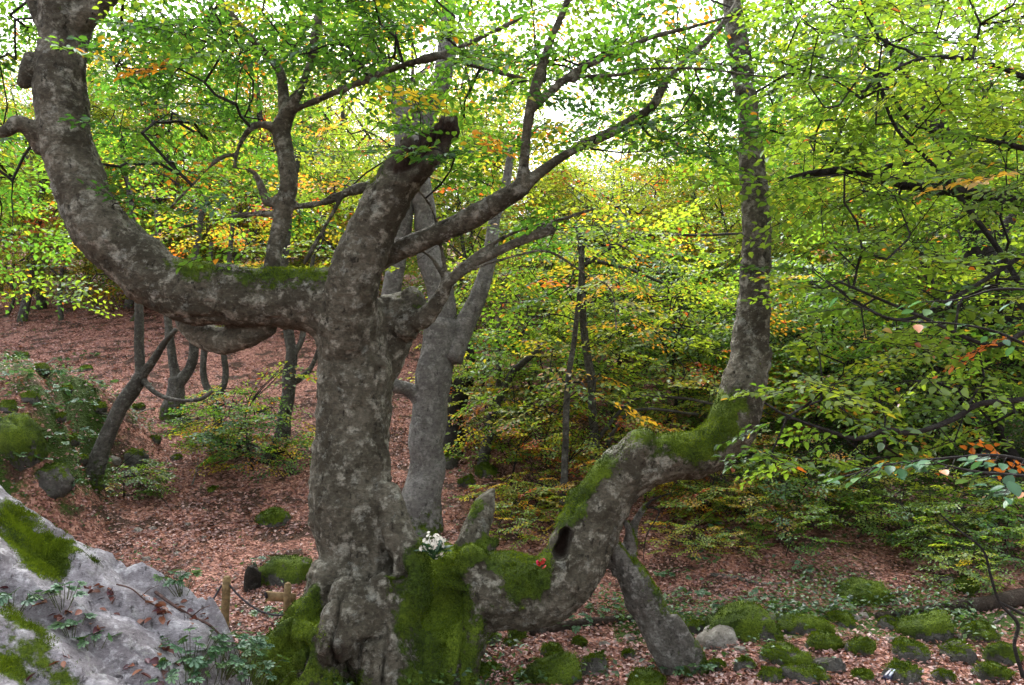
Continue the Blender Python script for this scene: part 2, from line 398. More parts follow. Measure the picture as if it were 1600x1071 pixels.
# ------------------------------------------------------------------ ground, one sheet
def build_ground():
    ys = np.concatenate([np.arange(-6, 3, .5), np.arange(3, 20, .11), np.arange(20, 40, .35), np.arange(40, 150, 2.2)])
    us = np.linspace(-1, 1, 330); us = us * (.35 + .65 * us ** 2) if False else us
    X = us[None] * (9 + 1.15 * np.maximum(ys, 0))[:, None]; Y = np.repeat(ys[:, None], len(us), 1)
    Z = ground_z(X, Y); V = np.stack([X, Y, Z], -1).reshape(-1, 3); n = len(us)
    i = np.arange(len(ys) - 1)[:, None] * n; j = np.arange(n - 1)[None]
    Q = np.stack([i + j, i + j + 1, i + n + j + 1, i + n + j], -1).reshape(-1, 4)
    m, nt, out = new_mat('leaf_litter_ground'); N = NT(nt)
    vo = N.n('ShaderNodeTexVoronoi'); vo.inputs['Scale'].default_value = 32; nt.links.new(N.coord(), vo.inputs['Vector'])
    sep = nt.nodes.new('ShaderNodeSeparateColor'); nt.links.new(vo.outputs['Color'], sep.inputs[0])
    leafc = N.ramp(sep.outputs[0], [(0, (.06, .027, .020)), (.35, (.16, .070, .052)), (.7, (.28, .132, .100)), (1, (.42, .235, .185))])
    soil = N.mix(N.noise(6, 5), (.03, .018, .012), (.07, .038, .026))
    col = N.mix(N.step(N.noise(2.2, 5), .40, .52), soil, leafc)
    col = N.mix(N.step(N.math('ADD', N.attr('moss'), N.math('MULTIPLY', N.math('SUBTRACT', N.noise(3.0, 6, .7), .5), 1.3)), .45, .65), col, N.mix(N.noise(14, 4), (.014, .026, .006), (.05, .085, .012)))
    b = N.n('ShaderNodeBsdfPrincipled', Roughness=.9); b.inputs['Specular IOR Level'].default_value = .15
    nt.links.new(col, b.inputs['Base Color']); nt.links.new(N.bump(vo.outputs['Distance'], .8, .03), b.inputs['Normal']); nt.links.new(b.outputs[0], out.inputs[0])
    x, y = V[:, 0], V[:, 1]
    moss = .9 * ground_green(x, y)
    g = obj('ground', mesh('ground', V, Q, m, {'moss': moss}, True), None, 'structure')
    return g
def ground_green(x, y):                          # where low herbs and moss cover the soil
    bank = sstep(-5.6, -6.5, x + .15 * (y - 12)) * np.exp(-((y - 12) / 3.0) ** 2)
    strip = np.exp(-((y - 8.6 - .05 * x) / .65) ** 2) * sstep(.6, 1.4, x)
    right = .40 * sstep(2.5, 4.5, x) * sstep(8.7, 11, y) + .35 * sstep(-1, 2, x) * sstep(11, 14, y)
    return np.clip((.75 + .3 * np.sin(3.1 * x + 2 * np.sin(2.3 * y))) * bank + .85 * strip + right + .10, 0, 1)
GROUND = build_ground()

# fallen leaves lying on the ground
def build_litter():
    r = np.random.default_rng(21)
    Y = np.concatenate([r.uniform(4.8, 10, 80000), r.uniform(10, 17, 90000), r.uniform(17, 28, 55000)])
    px = r.uniform(-60, 1660, len(Y)); x = (px - CX) / F * Y
    keep = r.random(len(Y)) < 1 - .72 * ground_green(x, Y) ; x, y = x[keep], Y[keep]
    den = fbm(np.stack([x, y, 0 * x], -1) * 1.1, 51, 3); keep = r.random(len(x)) < .75 + den; x, y = x[keep], y[keep]
    e = .03; z = ground_z(x, y); gn = unit(np.stack([-(ground_z(x + e, y) - z) / e, -(ground_z(x, y + e) - z) / e, np.ones_like(x)], -1))
    n = len(x); yaw = r.uniform(0, 6.283, n); d = np.stack([np.cos(yaw), np.sin(yaw), r.normal(0, .30, n)], -1)
    pal = np.array([(.11, .046, .034), (.21, .092, .068), (.32, .150, .112), (.42, .215, .165), (.52, .32, .255), (.34, .135, .070)])
    c = pal[r.choice(6, n, p=[.16, .24, .26, .18, .08, .08])] * r.uniform(.8, 1.2, n)[:, None]
    L = r.uniform(.034, .066, n) * np.where(y > 17, 1.5, np.where(y > 11, 1.15, 1.0))
    v, f, cc = leaf_mesh_data(np.stack([x, y, z + r.uniform(.004, .03, n)], -1), d, gn + r.normal(0, .42, (n, 3)), L, c, 1, .62, .16)
    obj('leaf_litter', mesh('leaf_litter', v, f, M_LITTER, {'col': cc}), None, 'stuff')
    o = bpy.data.objects['leaf_litter']; tag(o, 'copper brown fallen beech leaves carpeting the forest floor', 'leaf litter')
build_litter()

# low herbs and moss plants on the ground
def build_cover():
    r = np.random.default_rng(22); n = 120000
    Y = np.concatenate([r.uniform(5, 10, n // 3), r.uniform(9, 16, n // 3), r.uniform(14, 26, n // 3)]); x = (r.uniform(-80, 1680, len(Y)) - CX) / F * Y
    g = ground_green(x, Y) - .08; pn = fbm(np.stack([x, Y, 0 * x], -1) * 1.5, 61, 3)
    keep = r.random(len(Y)) < np.clip(g * 1.1 * (pn > -.08) + (pn > .34) * .30, 0, 1) ; x, y = x[keep], Y[keep]; pn = pn[keep]; n = len(x)
    z = ground_z(x, y); h = r.uniform(.0, .10, n) + .10 * r.random(n) ** 3 + .12 * np.clip(pn, 0, 1)
    yaw = r.uniform(0, 6.283, n); d = np.stack([np.cos(yaw), np.sin(yaw), r.normal(.15, .35, n)], -1)
    c = np.array([(.024, .066, .012), (.045, .105, .015), (.080, .155, .020), (.06, .13, .045)])[r.choice(4, n, p=[.3, .35, .25, .10])] * r.uniform(.7, 1.3, n)[:, None]
    v, f, cc = leaf_mesh_data(np.stack([x, y, z + h], -1), d, np.array([0, 0, 1.]) + r.normal(0, .4, (n, 3)), r.uniform(.035, .075, n), c, 1, .6)
    o = obj('ground_herbs', mesh('ground_herbs', v, f, M_HERB, {'col': cc}), None, 'stuff')
    tag(o, 'low green herbs and moss plants covering patches of the forest floor', 'herbs')
build_cover()

# ------------------------------------------------------------------ the old pollard beech
TY = 7.5
def trace(rows, n=6):                             # rows of pixel x, pixel y, half width in pixels, distance
    a = np.array([(x, y, h, (w[0] if w else TY)) for x, y, h, *w in rows], float)
    c = catmull(a, n); p = P(c[:, 0], c[:, 1], c[:, 3]); return p, np.maximum(c[:, 2], .8) * c[:, 3] / F
OLD_LIMBS = {   # name: list of traced tubes
    'trunk': [
        [(552, 470, 48), (550, 520, 57), (550, 600, 57), (548, 680, 57), (550, 760, 61), (559, 840, 67), (572, 920, 78), (585, 1000, 92), (590, 1090, 120), (590, 1160, 150)],
        [(626, 470, 30, 7.6), (614, 520, 34, 7.62), (584, 600, 26, 7.65)],
        [(640, 455, 15, 7.55), (650, 480, 20, 7.5), (630, 520, 24, 7.5)],
        [(604, 760, 20, 7.35), (622, 830, 26, 7.2), (640, 880, 30, 7.12), (646, 940, 34, 7.08), (638, 1010, 36, 7.0), (628, 1100, 46, 6.9)],
        [(640, 885, 40, 7.6), (672, 910, 56, 7.45), (690, 960, 60, 7.4), (690, 1030, 62, 7.35), (690, 1130, 75, 7.3)],
        [(735, 900, 42, 7.35), (728, 960, 42, 7.25), (712, 1030, 44, 7.15), (700, 1130, 56, 7.1)],
        [(600, 900, 22, 7.0), (604, 960, 24, 6.92), (600, 1020, 30, 6.88), (590, 1110, 40, 6.8)],
        [(545, 915, 30, 7.05), (560, 940, 34, 6.98), (566, 975, 36, 6.95), (585, 1030, 34, 6.95)],
        [(520, 890, 34, 7.3), (490, 960, 36, 7.15), (450, 1010, 34, 7.0), (410, 1050, 34, 6.9), (360, 1110, 44, 6.8)],
        [(515, 980, 40, 7.0), (490, 1050, 52, 6.9), (480, 1130, 70, 6.8)],
        [(660, 990, 34, 7.05), (664, 1050, 30, 6.95), (668, 1130, 44, 6.9)],
        [(540, 960, 30, 6.9), (530, 990, 29, 6.78), (524, 1008, 27, 6.70), (524, 1020, 25, 6.66)],
    ],
    'limb': [
        [(560, 490, 56), (500, 470, 52, 7.45), (440, 466, 50, 7.4), (370, 468, 51, 7.35), (290, 452, 49, 7.3), (215, 408, 47, 7.25), (152, 345, 45, 7.2), (112, 275, 42, 7.2), (97, 200, 40, 7.2), (98, 120, 37, 7.2), (104, 60, 37, 7.2), (108, 0, 40, 7.2), (110, -70, 40, 7.2)],
        [(118, 40, 22, 7.15), (150, 10, 17, 7.1), (185, -20, 15, 7.05), (230, -80, 13, 7.0)],
        [(90, 62, 14, 7.2), (66, 35, 13, 7.2), (48, -10, 11, 7.2), (35, -70, 10, 7.2)],
        [(78, 110, 8, 7.2), (55, 90, 11, 7.15), (36, 58, 11, 7.1), (15, 36, 9, 7.0), (-30, 20, 8, 6.9)],
        [(48, 85, 9, 7.12), (44, 110, 12, 7.1), (36, 135, 9, 7.1)],
        [(65, 240, 12, 7.2), (48, 205, 14, 7.1), (28, 192, 13, 7.05), (10, 205, 10, 7.0), (-30, 214, 8, 6.9)],
        [(420, 505, 20, 7.45), (385, 520, 26, 7.5), (350, 532, 22, 7.55), (315, 524, 20, 7.6), (290, 508, 16, 7.65), (280, 492, 10, 7.7)],
    ],
    'broken_limb': [
        [(550, 580, 34, 7.5), (546, 520, 44, 7.32), (554, 440, 42, 7.1), (580, 365, 38, 7.0), (612, 300, 37, 6.9), (640, 260, 36, 6.85), (658, 236, 33, 6.8)],
        [(640, 272, 30, 6.83), (668, 238, 28, 6.78), (690, 212, 23, 6.76), (704, 195, 15, 6.75), (712, 180, 6, 6.75)],
        [(690, 205, 10, 6.7), (706, 186, 6, 6.7), (716, 172, 2.5, 6.7)], [(640, 235, 10, 6.7), (634, 222, 5, 6.7), (632, 214, 2, 6.7)], [(665, 222, 9, 6.7), (668, 206, 4, 6.7), (674, 196, 2, 6.7)],
    ],
    'branch': [
        [(575, 425, 18, 7.3), (610, 398, 17, 7.25), (660, 376, 17, 7.15), (730, 344, 17, 7.05), (785, 312, 17, 6.95), (820, 290, 15, 6.9)],
        [(815, 295, 12, 6.9), (820, 240, 9, 6.85), (828, 175, 9, 6.8), (845, 110, 8.5, 6.7), (862, 60, 7, 6.65), (885, 5, 6, 6.6), (900, -50, 5, 6.5)],
        [(815, 293, 13, 6.9), (850, 265, 9, 6.9), (900, 232, 8, 6.95), (955, 207, 8, 7.0), (1005, 178, 8, 7.0), (1025, 158, 7.5, 7.0), (1045, 120, 7, 7.0), (1090, 78, 6, 7.1), (1135, 30, 5, 7.1), (1170, -30, 4, 7.1)],
        [(834, 168, 7, 6.8), (865, 140, 6.5, 6.75), (900, 112, 6.5, 6.7), (960, 84, 6, 6.6), (1020, 58, 5, 6.5), (1090, 40, 4, 6.4), (1160, 20, 3, 6.3)],
        [(890, 120, 4, 6.7), (960, 118, 4, 6.6), (1010, 108, 3.5, 6.5), (1100, 108, 3, 6.4), (1210, 121, 3, 6.3), (1330, 122, 2, 6.2)],
    ],
    'forked_branch': [
        [(635, 495, 22, 7.5), (660, 498, 17, 7.4), (685, 470, 12, 7.3), (700, 440, 11, 7.25)],
        [(698, 445, 9, 7.25), (730, 418, 8, 7.2), (780, 392, 8.5, 7.15), (830, 370, 8.5, 7.1), (866, 358, 7, 7.1)],
        [(700, 440, 7, 7.25), (730, 408, 4.5, 7.2), (800, 365, 4, 7.15), (870, 345, 3.6, 7.1), (930, 326, 3, 7.1)],
        [(698, 438, 6, 7.25), (676, 405, 3.5, 7.3), (655, 390, 3, 7.3)],
        [(699, 438, 5, 7.25), (690, 390, 3.5, 7.2), (676, 330, 3.2, 7.1), (655, 298, 3, 7.0)],
        [(702, 446, 5, 7.25), (740, 420, 3.5, 7.1), (800, 402, 3, 7.0), (855, 393, 3, 6.9), (910, 425, 2.6, 6.9), (955, 455, 2.4, 6.9), (963, 520, 2, 6.9)],
    ],
    'upright_branch': [
        [(424, 425, 14, 7.45), (430, 390, 14, 7.45), (440, 345, 15, 7.45), (451, 290, 15, 7.4), (446, 240, 14, 7.4), (440, 205, 14, 7.4), (452, 175, 12, 7.35), (466, 145, 9, 7.3)],
        [(462, 160, 9, 7.35), (480, 110, 7.5, 7.3), (492, 60, 7, 7.2), (500, 0, 6, 7.15), (505, -60, 5, 7.1)],
        [(446, 180, 9, 7.4), (440, 120, 6, 7.4), (425, 95, 6, 7.4), (385, 52, 5.5, 7.4), (345, 0, 5, 7.4), (320, -40, 4, 7.4)],
        [(455, 175, 8, 7.35), (500, 155, 6.5, 7.2), (560, 130, 6.5, 7.1), (620, 105, 6, 7.0), (690, 85, 5.5, 6.9), (780, 45, 4, 6.8), (850, 10, 3, 6.7)],
        [(680, 87, 4, 6.9), (740, 103, 4, 6.85), (820, 122, 3.5, 6.8), (900, 126, 2.5, 6.7)],
        [(440, 210, 8, 7.4), (415, 196, 6, 7.35), (392, 200, 5.5, 7.3), (374, 228, 5, 7.3), (366, 262, 4, 7.3)],
        [(374, 240, 4.5, 7.3), (340, 250, 4, 7.25), (300, 290, 3.5, 7.2), (250, 340, 2.5, 7.2)],
        [(446, 300, 8, 7.42), (420, 318, 6, 7.4), (405, 285, 4.5, 7.35), (392, 268, 4, 7.3), (360, 262, 3, 7.3)],
        [(446, 325, 8, 7.42), (500, 318, 7, 7.4), (545, 300, 6.5, 7.35), (590, 288, 6, 7.2)],
        [(440, 335, 6, 7.42), (395, 335, 4, 7.5), (330, 345, 3.4, 7.5), (260, 362, 3, 7.5), (200, 380, 2, 7.5)],
        [(535, 305, 5, 7.35), (505, 360, 4, 7.3), (475, 412, 3.5, 7.25)],
    ],
    'low_limb': [
        [(670, 900, 55, 7.5), (730, 920, 56, 7.4), (790, 922, 56, 7.35), (850, 925, 50, 7.35), (893, 888, 48, 7.35), (915, 835, 46, 7.4), (945, 780, 44, 7.4), (985, 735, 42, 7.45), (1040, 715, 37, 7.5), (1100, 706, 37, 7.55), (1142, 672, 38, 7.6), (1160, 610, 34, 7.65), (1170, 545, 29, 7.7), (1177, 460, 25, 7.7), (1183, 360, 23, 7.7), (1176, 260, 20, 7.7), (1167, 160, 17, 7.7), (1152, 70, 16, 7.7), (1140, -10, 15, 7.7), (1130, -70, 14, 7.7)],
        [(985, 735, 36, 7.4), (1003, 690, 26, 7.4), (1008, 676, 16, 7.4)],
        [(1185, 575, 18, 7.65), (1197, 550, 10, 7.62), (1200, 544, 5, 7.6)],
        [(722, 905, 24, 7.2), (738, 878, 26, 7.22), (750, 862, 18, 7.25)],
        [(898, 772, 20, 7.45), (910, 784, 28, 7.45), (928, 802, 30, 7.42)],
        [(1184, 300, 7, 7.7), (1205, 262, 5, 7.6), (1240, 200, 4, 7.5), (1300, 90, 4, 7.4), (1390, 40, 3, 7.3)],
    ],
    'mossy_stub': [
        [(724, 890, 16, 7.5), (734, 855, 21, 7.55), (747, 820, 20, 7.62), (755, 795, 19, 7.68), (764, 776, 11, 7.7), (772, 764, 4, 7.72)], [(750, 868, 15, 7.5), (768, 850, 10, 7.55), (778, 846, 4, 7.6)], [(722, 872, 9, 7.4), (716, 852, 6, 7.4), (722, 838, 3, 7.42)],
    ],
}
def build_old_tree():
    base = P(590, 1090, TY); base[2] = ground_z(base[0], base[1])
    root = thing('old_beech_tree', base, 'huge gnarled grey beech with mossy base and contorted limbs', 'tree')
    thick = Bag(); skel = []; groups = []
    for gi, (name, tubes) in enumerate(OLD_LIMBS.items()):
        for t in tubes:
            p, r = trace(t, 7)
            hmax = max(q[2] for q in t)
            skel.append((name, p, r))
            if hmax >= 12 or name in ('branch', 'forked_branch', 'upright_branch', 'mossy_stub'):
                wob = fbm(p * 2.2, 31 + gi, 2)[:, None] * np.array([1, .6, 1]) * r[:, None] * .22
                thick.tube(p + wob, r * (1 + .10 * vnoise(p * 3.1, 5)), 14 if hmax >= 12 else 8)
                groups.append((gi, p))
    tmp = obj('tmp', thick.mesh('tmp', None)); md = tmp.modifiers.new('r', 'REMESH'); md.mode = 'VOXEL'; md.voxel_size = .0165; md.use_smooth_shade = True
    sm = tmp.modifiers.new('s', 'SMOOTH'); sm.iterations = 5; sm.factor = .5
    dg = bpy.context.evaluated_depsgraph_get(); me = bpy.data.meshes.new_from_object(tmp.evaluated_get(dg))
    n = len(me.vertices); V = np.zeros(n * 3, np.float32); me.vertices.foreach_get('co', V); V = V.reshape(-1, 3).astype(float)
    NR = np.zeros(n * 3, np.float32); me.vertices.foreach_get('normal', NR); NR = NR.reshape(-1, 3).astype(float)
    Fq = np.zeros(len(me.polygons) * 4, np.int32); me.polygons.foreach_get('vertices', Fq); Fq = Fq.reshape(-1, 4)
    bpy.data.objects.remove(tmp)
    # nearest traced centre line: which limb, how thick
    ap = np.vstack([p for _, p, _ in skel]); ar = np.concatenate([r for _, _, r in skel]); ag = np.concatenate([np.full(len(p), list(OLD_LIMBS).index(nm)) for nm, p, _ in skel])
    lab = np.zeros(n, int); rad = np.zeros(n)
    ap2 = (ap ** 2).sum(1); apf = ap.astype(np.float32); arf = ar.astype(np.float32)
    for i in range(0, n, 4000):
        v = V[i:i + 4000]; d2 = (v ** 2).sum(1)[:, None] + ap2[None] - 2 * v @ ap.T
        k = (np.sqrt(np.maximum(d2, 0)) - ar[None]).argmin(1); lab[i:i + 4000] = ag[k]; rad[i:i + 4000] = ar[k]
    amp = np.clip(rad / .35, .1, 1)
    # bark relief: flutes at the base, swellings, burrs
    flute = vnoise(V * np.array([5.5, 5.5, .9]), 91) * .5 + vnoise(V * np.array([11, 11, 2.0]), 92) * .25
    low = sstep(1.5, .1, V[:, 2]) * (lab == 0) + .35 * (lab == 5)
    disp = .055 * fbm(V * 2.6, 93, 3) * amp + .11 * flute * low + .018 * fbm(V * 11, 94, 3) * np.clip(amp * 1.6, 0, 1)
    cre = np.clip(1 - np.abs(vnoise(V * np.array([5.2, 5.2, .8]) + .35 * fbm(V * 4, 90, 2)[:, None], 191)) * 4.5, 0, 1); disp -= .11 * cre * low * (V[:, 2] < 1.35)
    disp += .015 * fbm(V * np.array([24, 24, 19]), 192, 3) * np.clip(amp * 2, 0, 1) + .022 * np.clip(fbm(V * np.array([9, 9, 6]), 194, 3) - .08, 0, 1) * (lab == 0) * sstep(2.6, 1.2, V[:, 2])
    pitv = np.clip(fbm(V * np.array([13, 13, 7]), 195, 2) - .26, 0, 1); disp -= .11 * pitv * np.isin(lab, [0, 6]) * amp
    ridge = 1 - np.abs(vnoise(V * np.array([6, 6, 13]), 95)); disp += .010 * amp * np.clip(ridge - .75, 0, 1) * 4 * .6
    br = fbm(V * 6.5, 96, 2); disp += .05 * np.clip(br - .14, 0, 1) * amp * (.35 + low)
    def blob(px, py, rp, Y): 
        c = P(px, py, Y); return np.exp(-((V - c) ** 2).sum(1) / (rp * Y / F) ** 2)
    for (px, py, rp, Y, a) in [(545, 955, 26, 6.85, .07), (575, 985, 24, 6.85, .06), (540, 925, 20, 6.95, .05), (590, 945, 16, 6.9, .05), (700, 950, 30, 7.1, -.12), (668, 970, 16, 6.95, -.10), (628, 900, 11, 6.95, -.10), (596, 900, 9, 6.95, -.07), (1003, 700, 15, 7.2, .05), (985, 700, 10, 7.2, .04), (545, 640, 26, 7.1, .02), (575, 740, 22, 7.1, -.02), (520, 800, 20, 7.1, .03)]:
        disp += a * blob(px, py, rp, Y)
    V2 = V + NR * disp[:, None]
    # the rotten hollow in the low limb and the split in the broken one
    h0, h1 = P(886, 838, 7.02), P(876, 866, 7.02); ax = h1 - h0; t = np.clip(((V - h0) @ ax) / (ax @ ax), 0, 1); dd = np.linalg.norm((V - (h0 + t[:, None] * ax)) * np.array([1, .35, 1]), axis=1)
    hole = sstep(.090, .052, dd) * (NR[:, 1] < -.1); V2 = V2 + np.array([.01, .26, -.01]) * hole[:, None]
    s0, s1 = P(622, 246, 6.55), P(688, 196, 6.5); ax = s1 - s0; t = np.clip(((V - s0) @ ax) / (ax @ ax), 0, 1); dd = np.linalg.norm((V - (s0 + t[:, None] * ax)) * np.array([1, .45, 1]), axis=1)
    split = sstep(.19, .08, dd) * (lab == 2); V2 = V2 - NR * (split * (.085 + .06 * vnoise(V * np.array([30, 30, 9]), 97)))[:, None]
    jag = (lab == 2) * sstep(P(640, 250, 6.8)[2], P(690, 210, 6.8)[2], V[:, 2]); V2 += NR * (jag * .05 * vnoise(V * np.array([25, 25, 7]), 98))[:, None]
    # moss: on top faces and where it has spread
    up = NR[:, 2]; moss = .30 * up + .06 + .22 * fbm(V * 2.0, 99, 3) - .16 * (lab == 0) * sstep(.9, 1.6, V[:, 2])
    moss += .28 * sstep(1.0, .0, V[:, 2]) * (lab == 0) + .75 * low * fbm(V * np.array([3, 3, 1.4]), 193, 3) - .35 * cre * low
    for (px, py, rp, s) in [(700, 890, 70, .55), (685, 985, 80, .55), (715, 1030, 45, .35), (790, 868, 66, .65), (835, 900, 55, .4), (620, 960, 40, .25), (610, 1050, 60, .2), (622, 870, 40, .5), (645, 790, 28, .3), (425, 1015, 80, .55), (485, 950, 55, .45), (612, 510, 24, .8), (652, 470, 34, .6), (885, 790, 42, .8), (930, 745, 35, .5), (960, 735, 30, .5), (1005, 690, 30, .4), (1095, 685, 60, 1.0), (1138, 640, 45, .9), (1150, 560, 22, .5), (420, 418, 45, .5), (300, 412, 40, .45), (485, 428, 40, .35), (612, 262, 34, .7), (598, 300, 22, .4), (740, 800, 45, .8),
                            (555, 965, 50, -1.2), (565, 850, 62, -1.0), (757, 905, 30, -1.1), (640, 1040, 24, -.4), (905, 880, 42, -.9), (960, 790, 34, -.6), (545, 620, 120, -.8), (540, 760, 80, -.8), (700, 1040, 22, -.5), (980, 760, 34, -.6)]:
        c = P(px, py, 7.1); q = V - c; moss += s * np.exp(-(q[:, 0] ** 2 + (.45 * q[:, 1]) ** 2 + q[:, 2] ** 2) / (rp * 7.1 / F) ** 2)
    thin = np.isin(lab, [3, 4, 5]); moss[thin] -= .35
    moss[lab == 7] += -.25 + .9 * fbm(V[lab == 7] * 5, 55, 3)
    moss -= 2.0 * hole + 1.5 * split
    rot = np.clip(hole + split + .9 * blob(524, 1018, 20, 6.62) * (vnoise(V * 14, 5) > -.3) + .8 * jag * sstep(.2, .5, vnoise(V * 9, 12) + .4), 0, 1)
    lab_f = lab[Fq[:, 0]]; names = list(OLD_LIMBS)
    PART = {'trunk': 'trunk', 'limb': 'limb', 'broken_limb': 'broken_limb', 'branch': 'branch', 'forked_branch': 'branch', 'upright_branch': 'branch', 'low_limb': 'limb', 'mossy_stub': 'dead_stub'}
    LAB = {'broken_limb': 'thick snapped limb with a rotten hollow end', 'low_limb': 'mossy limb that dips low, then bends up', 'mossy_stub': 'dead stub wrapped in bright moss'}
    for gi, nm in enumerate(names):
        fq = Fq[lab_f == gi]
        if not len(fq): continue
        u, inv = np.unique(fq, return_inverse=True)
        o = obj(PART[nm], mesh(nm, V2[u], inv.reshape(-1, 4), M_OLDROT if nm != 'x' else M_OLD, {'moss': moss[u], 'rot': rot[u]}, True), root)
        if nm in LAB: o['label'] = LAB[nm]
    # moss tufts
    r = np.random.default_rng(33); w = np.clip(moss + .75 * fbm(V * 9, 3, 3) - .40, 0, .5) * (V[:, 1] < 8.2); k = r.choice(n, 70000, p=w / w.sum())
    fuzz('moss', root, V2[k] + r.normal(0, .006, (70000, 3)), NR[k], r)
    # twigs and leaves
    nodes = np.vstack([p[::2] for nm, p, _ in skel if nm not in ('trunk', 'mossy_stub', 'broken_limb')] + [P(np.array([690, 700, 712]), np.array([205, 195, 185]), 6.72)])
    an = box_anchors(r, OLD_BOXES)
    crown_parts(root, nodes[nodes[:, 2] > P(0, 480, 7.5)[2]], an, 34, size=(.40, .75), leaf=.070, bright=.36, warm=.05, rmax=.016)
    return root
def old_bark():
    m = M_OLD.copy(); m.name = 'old_beech_bark_rot'; nt = m.node_tree; N = NT(nt)
    b = [x for x in nt.nodes if x.type == 'BSDF_PRINCIPLED'][0]; src = b.inputs['Base Color'].links[0].from_socket
    wood = N.mix(N.noise(40, 4), (.006, .004, .003), (.050, .030, .020)); nt.links.new(N.mix(N.attr('rot'), src, wood), b.inputs['Base Color']); return m
M_OLDROT = old_bark()
OLD_BOXES = [(175, 620, -70, 110, 6.2, 8.6, 160), (40, 200, -70, 60, 7.8, 9.2, 30), (520, 1150, -70, 110, 6.0, 8.6, 120), (820, 1160, 90, 260, 6.4, 8.0, 62), (650, 780, 165, 250, 6.2, 6.9, 9),
             (-60, 60, -60, 420, 7.7, 9.2, 60), (170, 420, 120, 330, 6.8, 8.8, 36), (650, 830, 90, 300, 6.8, 8, 14), (850, 960, 330, 420, 6.9, 7.6, 5), (1100, 1330, -60, 250, 7.8, 9.2, 70), (150, 460, 60, 250, 8.0, 10, 55), (380, 480, 320, 400, 7, 7.8, 4)]
OLD = build_old_tree()

# ------------------------------------------------------------------ the beeches one can tell apart
def vertex_moss(V, base_z, k=.5, reach=1.0):
    return k * sstep(base_z + reach, base_z, V[:, 2]) + .18 * fbm(V * 2.2, 13, 3)
def traced_tree(name, label, tubes, base_px, boxes, seed, bark=None, cat='tree', group=None, Y=None, skel_from=0, wood=True, extra=None, **kw):
    """tubes: rows of pixel x, y, half width (px) and an offset from the distance at which the base stands on the ground"""
    b = on_ground(*base_px) if Y is None else P(base_px[0], base_px[1], Y); y0 = b[1]
    if Y is not None: b[2] = ground_z(b[0], b[1])
    root = thing(name, b, label, cat, group); bag = Bag(); nodes = []
    for i, t in enumerate(tubes):
        p, r = trace([(x, y, h, y0 + (o[0] if o else 0)) for x, y, h, *o in t], 6)
        if i == 0:                                       # run the stem into the ground with a small root flare
            foot = p[0].copy(); foot[2] = min(foot[2], ground_z(foot[0], foot[1])) - .15
            p = np.vstack([foot, p]); r = np.concatenate([[r[0] * 1.35], r])
        bag.tube(p + (fbm(p * 2.5, seed + i, 2) * r * .25)[:, None], r, 12, .28, seed + i); nodes.append(p[skel_from if i == 0 else 0:])
    V = bag.verts()
    obj('trunk', bag.mesh('trunk', bark or M_BARK, True, {'moss': vertex_moss(V, b[2])}), root)
    rr = np.random.default_rng(seed)
    if boxes:
        an = box_anchors(rr, [(x0, x1, ya, yb, y0 + Ya, y0 + Yb, n) for x0, x1, ya, yb, Ya, Yb, n in boxes])
        g = ground_z(an[:, 0], an[:, 1]); an = an[an[:, 2] > g + .25]
        nd = np.vstack(nodes); nd = nd[nd[:, 2] > b[2] + .5]
        crown_parts(root, nd, an, seed + 1, **kw)
    return root
FAR = dict(detail=1, leaf=.085, size=(.55, .95))
traced_tree('beech_tree', 'pale grey beech with forked trunk right behind the gnarled tree', [
    [(655, 832, 40), (664, 740, 29), (670, 640, 27), (680, 560, 27), (692, 500, 26)],
    [(690, 520, 24), (688, 460, 22), (670, 400, 20), (661, 320, 18), (652, 250, 17), (664, 185, 18), (690, 130, 16), (700, 60, 14), (698, -20, 13), (696, -70, 12)],
    [(706, 560, 20), (728, 505, 17), (752, 450, 14), (766, 400, 12), (772, 345, 10), (790, 290, 8), (800, 230, 6)],
    [(672, 640, 20), (640, 610, 11, -.1), (615, 600, 10, -.2), (600, 570, 10, -.2), (604, 500, 14, 0), (622, 400, 15), (632, 330, 15), (630, 230, 15), (622, 150, 13), (592, 90, 9), (556, 40, 7), (540, -10, 6)],
    [(628, 190, 12), (650, 165, 14, -.1), (672, 150, 12, -.2)]],
    (655, 832), [(480, 900, -60, 110, -2, 2.5, 70), (620, 900, 100, 420, -1.5, 2.5, 52), (480, 640, 60, 330, -.5, 2.5, 50)], 101, M_PALE, bright=.55, warm=.16, **FAR)
traced_tree('beech_sapling', 'thin beech leaning out from the mossy bank, with a broken side branch', [
    [(140, 752, 15), (160, 700, 12), (185, 645, 12), (212, 600, 11), (220, 585, 10)],
    [(219, 592, 8), (217, 540, 7), (218, 480, 6), (212, 400, 5), (205, 320, 4), (190, 240, 3)],
    [(220, 590, 7), (242, 560, 6, -.1), (258, 535, 5, -.2), (275, 515, 4, -.3)],
    [(222, 592, 5), (245, 615, 3.5, -.1), (275, 625, 3, -.2), (310, 625, 3, -.3), (332, 612, 2.4, -.4)]],
    (140, 752), [(60, 340, 200, 400, -1, 2, 42), (60, 160, 400, 470, -1, 1, 8)], 111, bright=.5, warm=.10, group='slender beeches on the leaf slope', **FAR)
traced_tree('beech_tree', 'small beech splitting low into two curved stems on a mossy foot', [
    [(268, 655, 20), (274, 615, 14), (276, 590, 12)], [(275, 598, 10), (268, 560, 7), (264, 510, 6), (255, 440, 5), (245, 330, 4)],
    [(278, 600, 10), (296, 575, 8), (303, 540, 7), (300, 480, 6), (305, 400, 5), (320, 300, 4)]],
    (268, 655), [(150, 420, 180, 430, -1.5, 2, 60)], 121, bright=.62, warm=.30, **FAR)
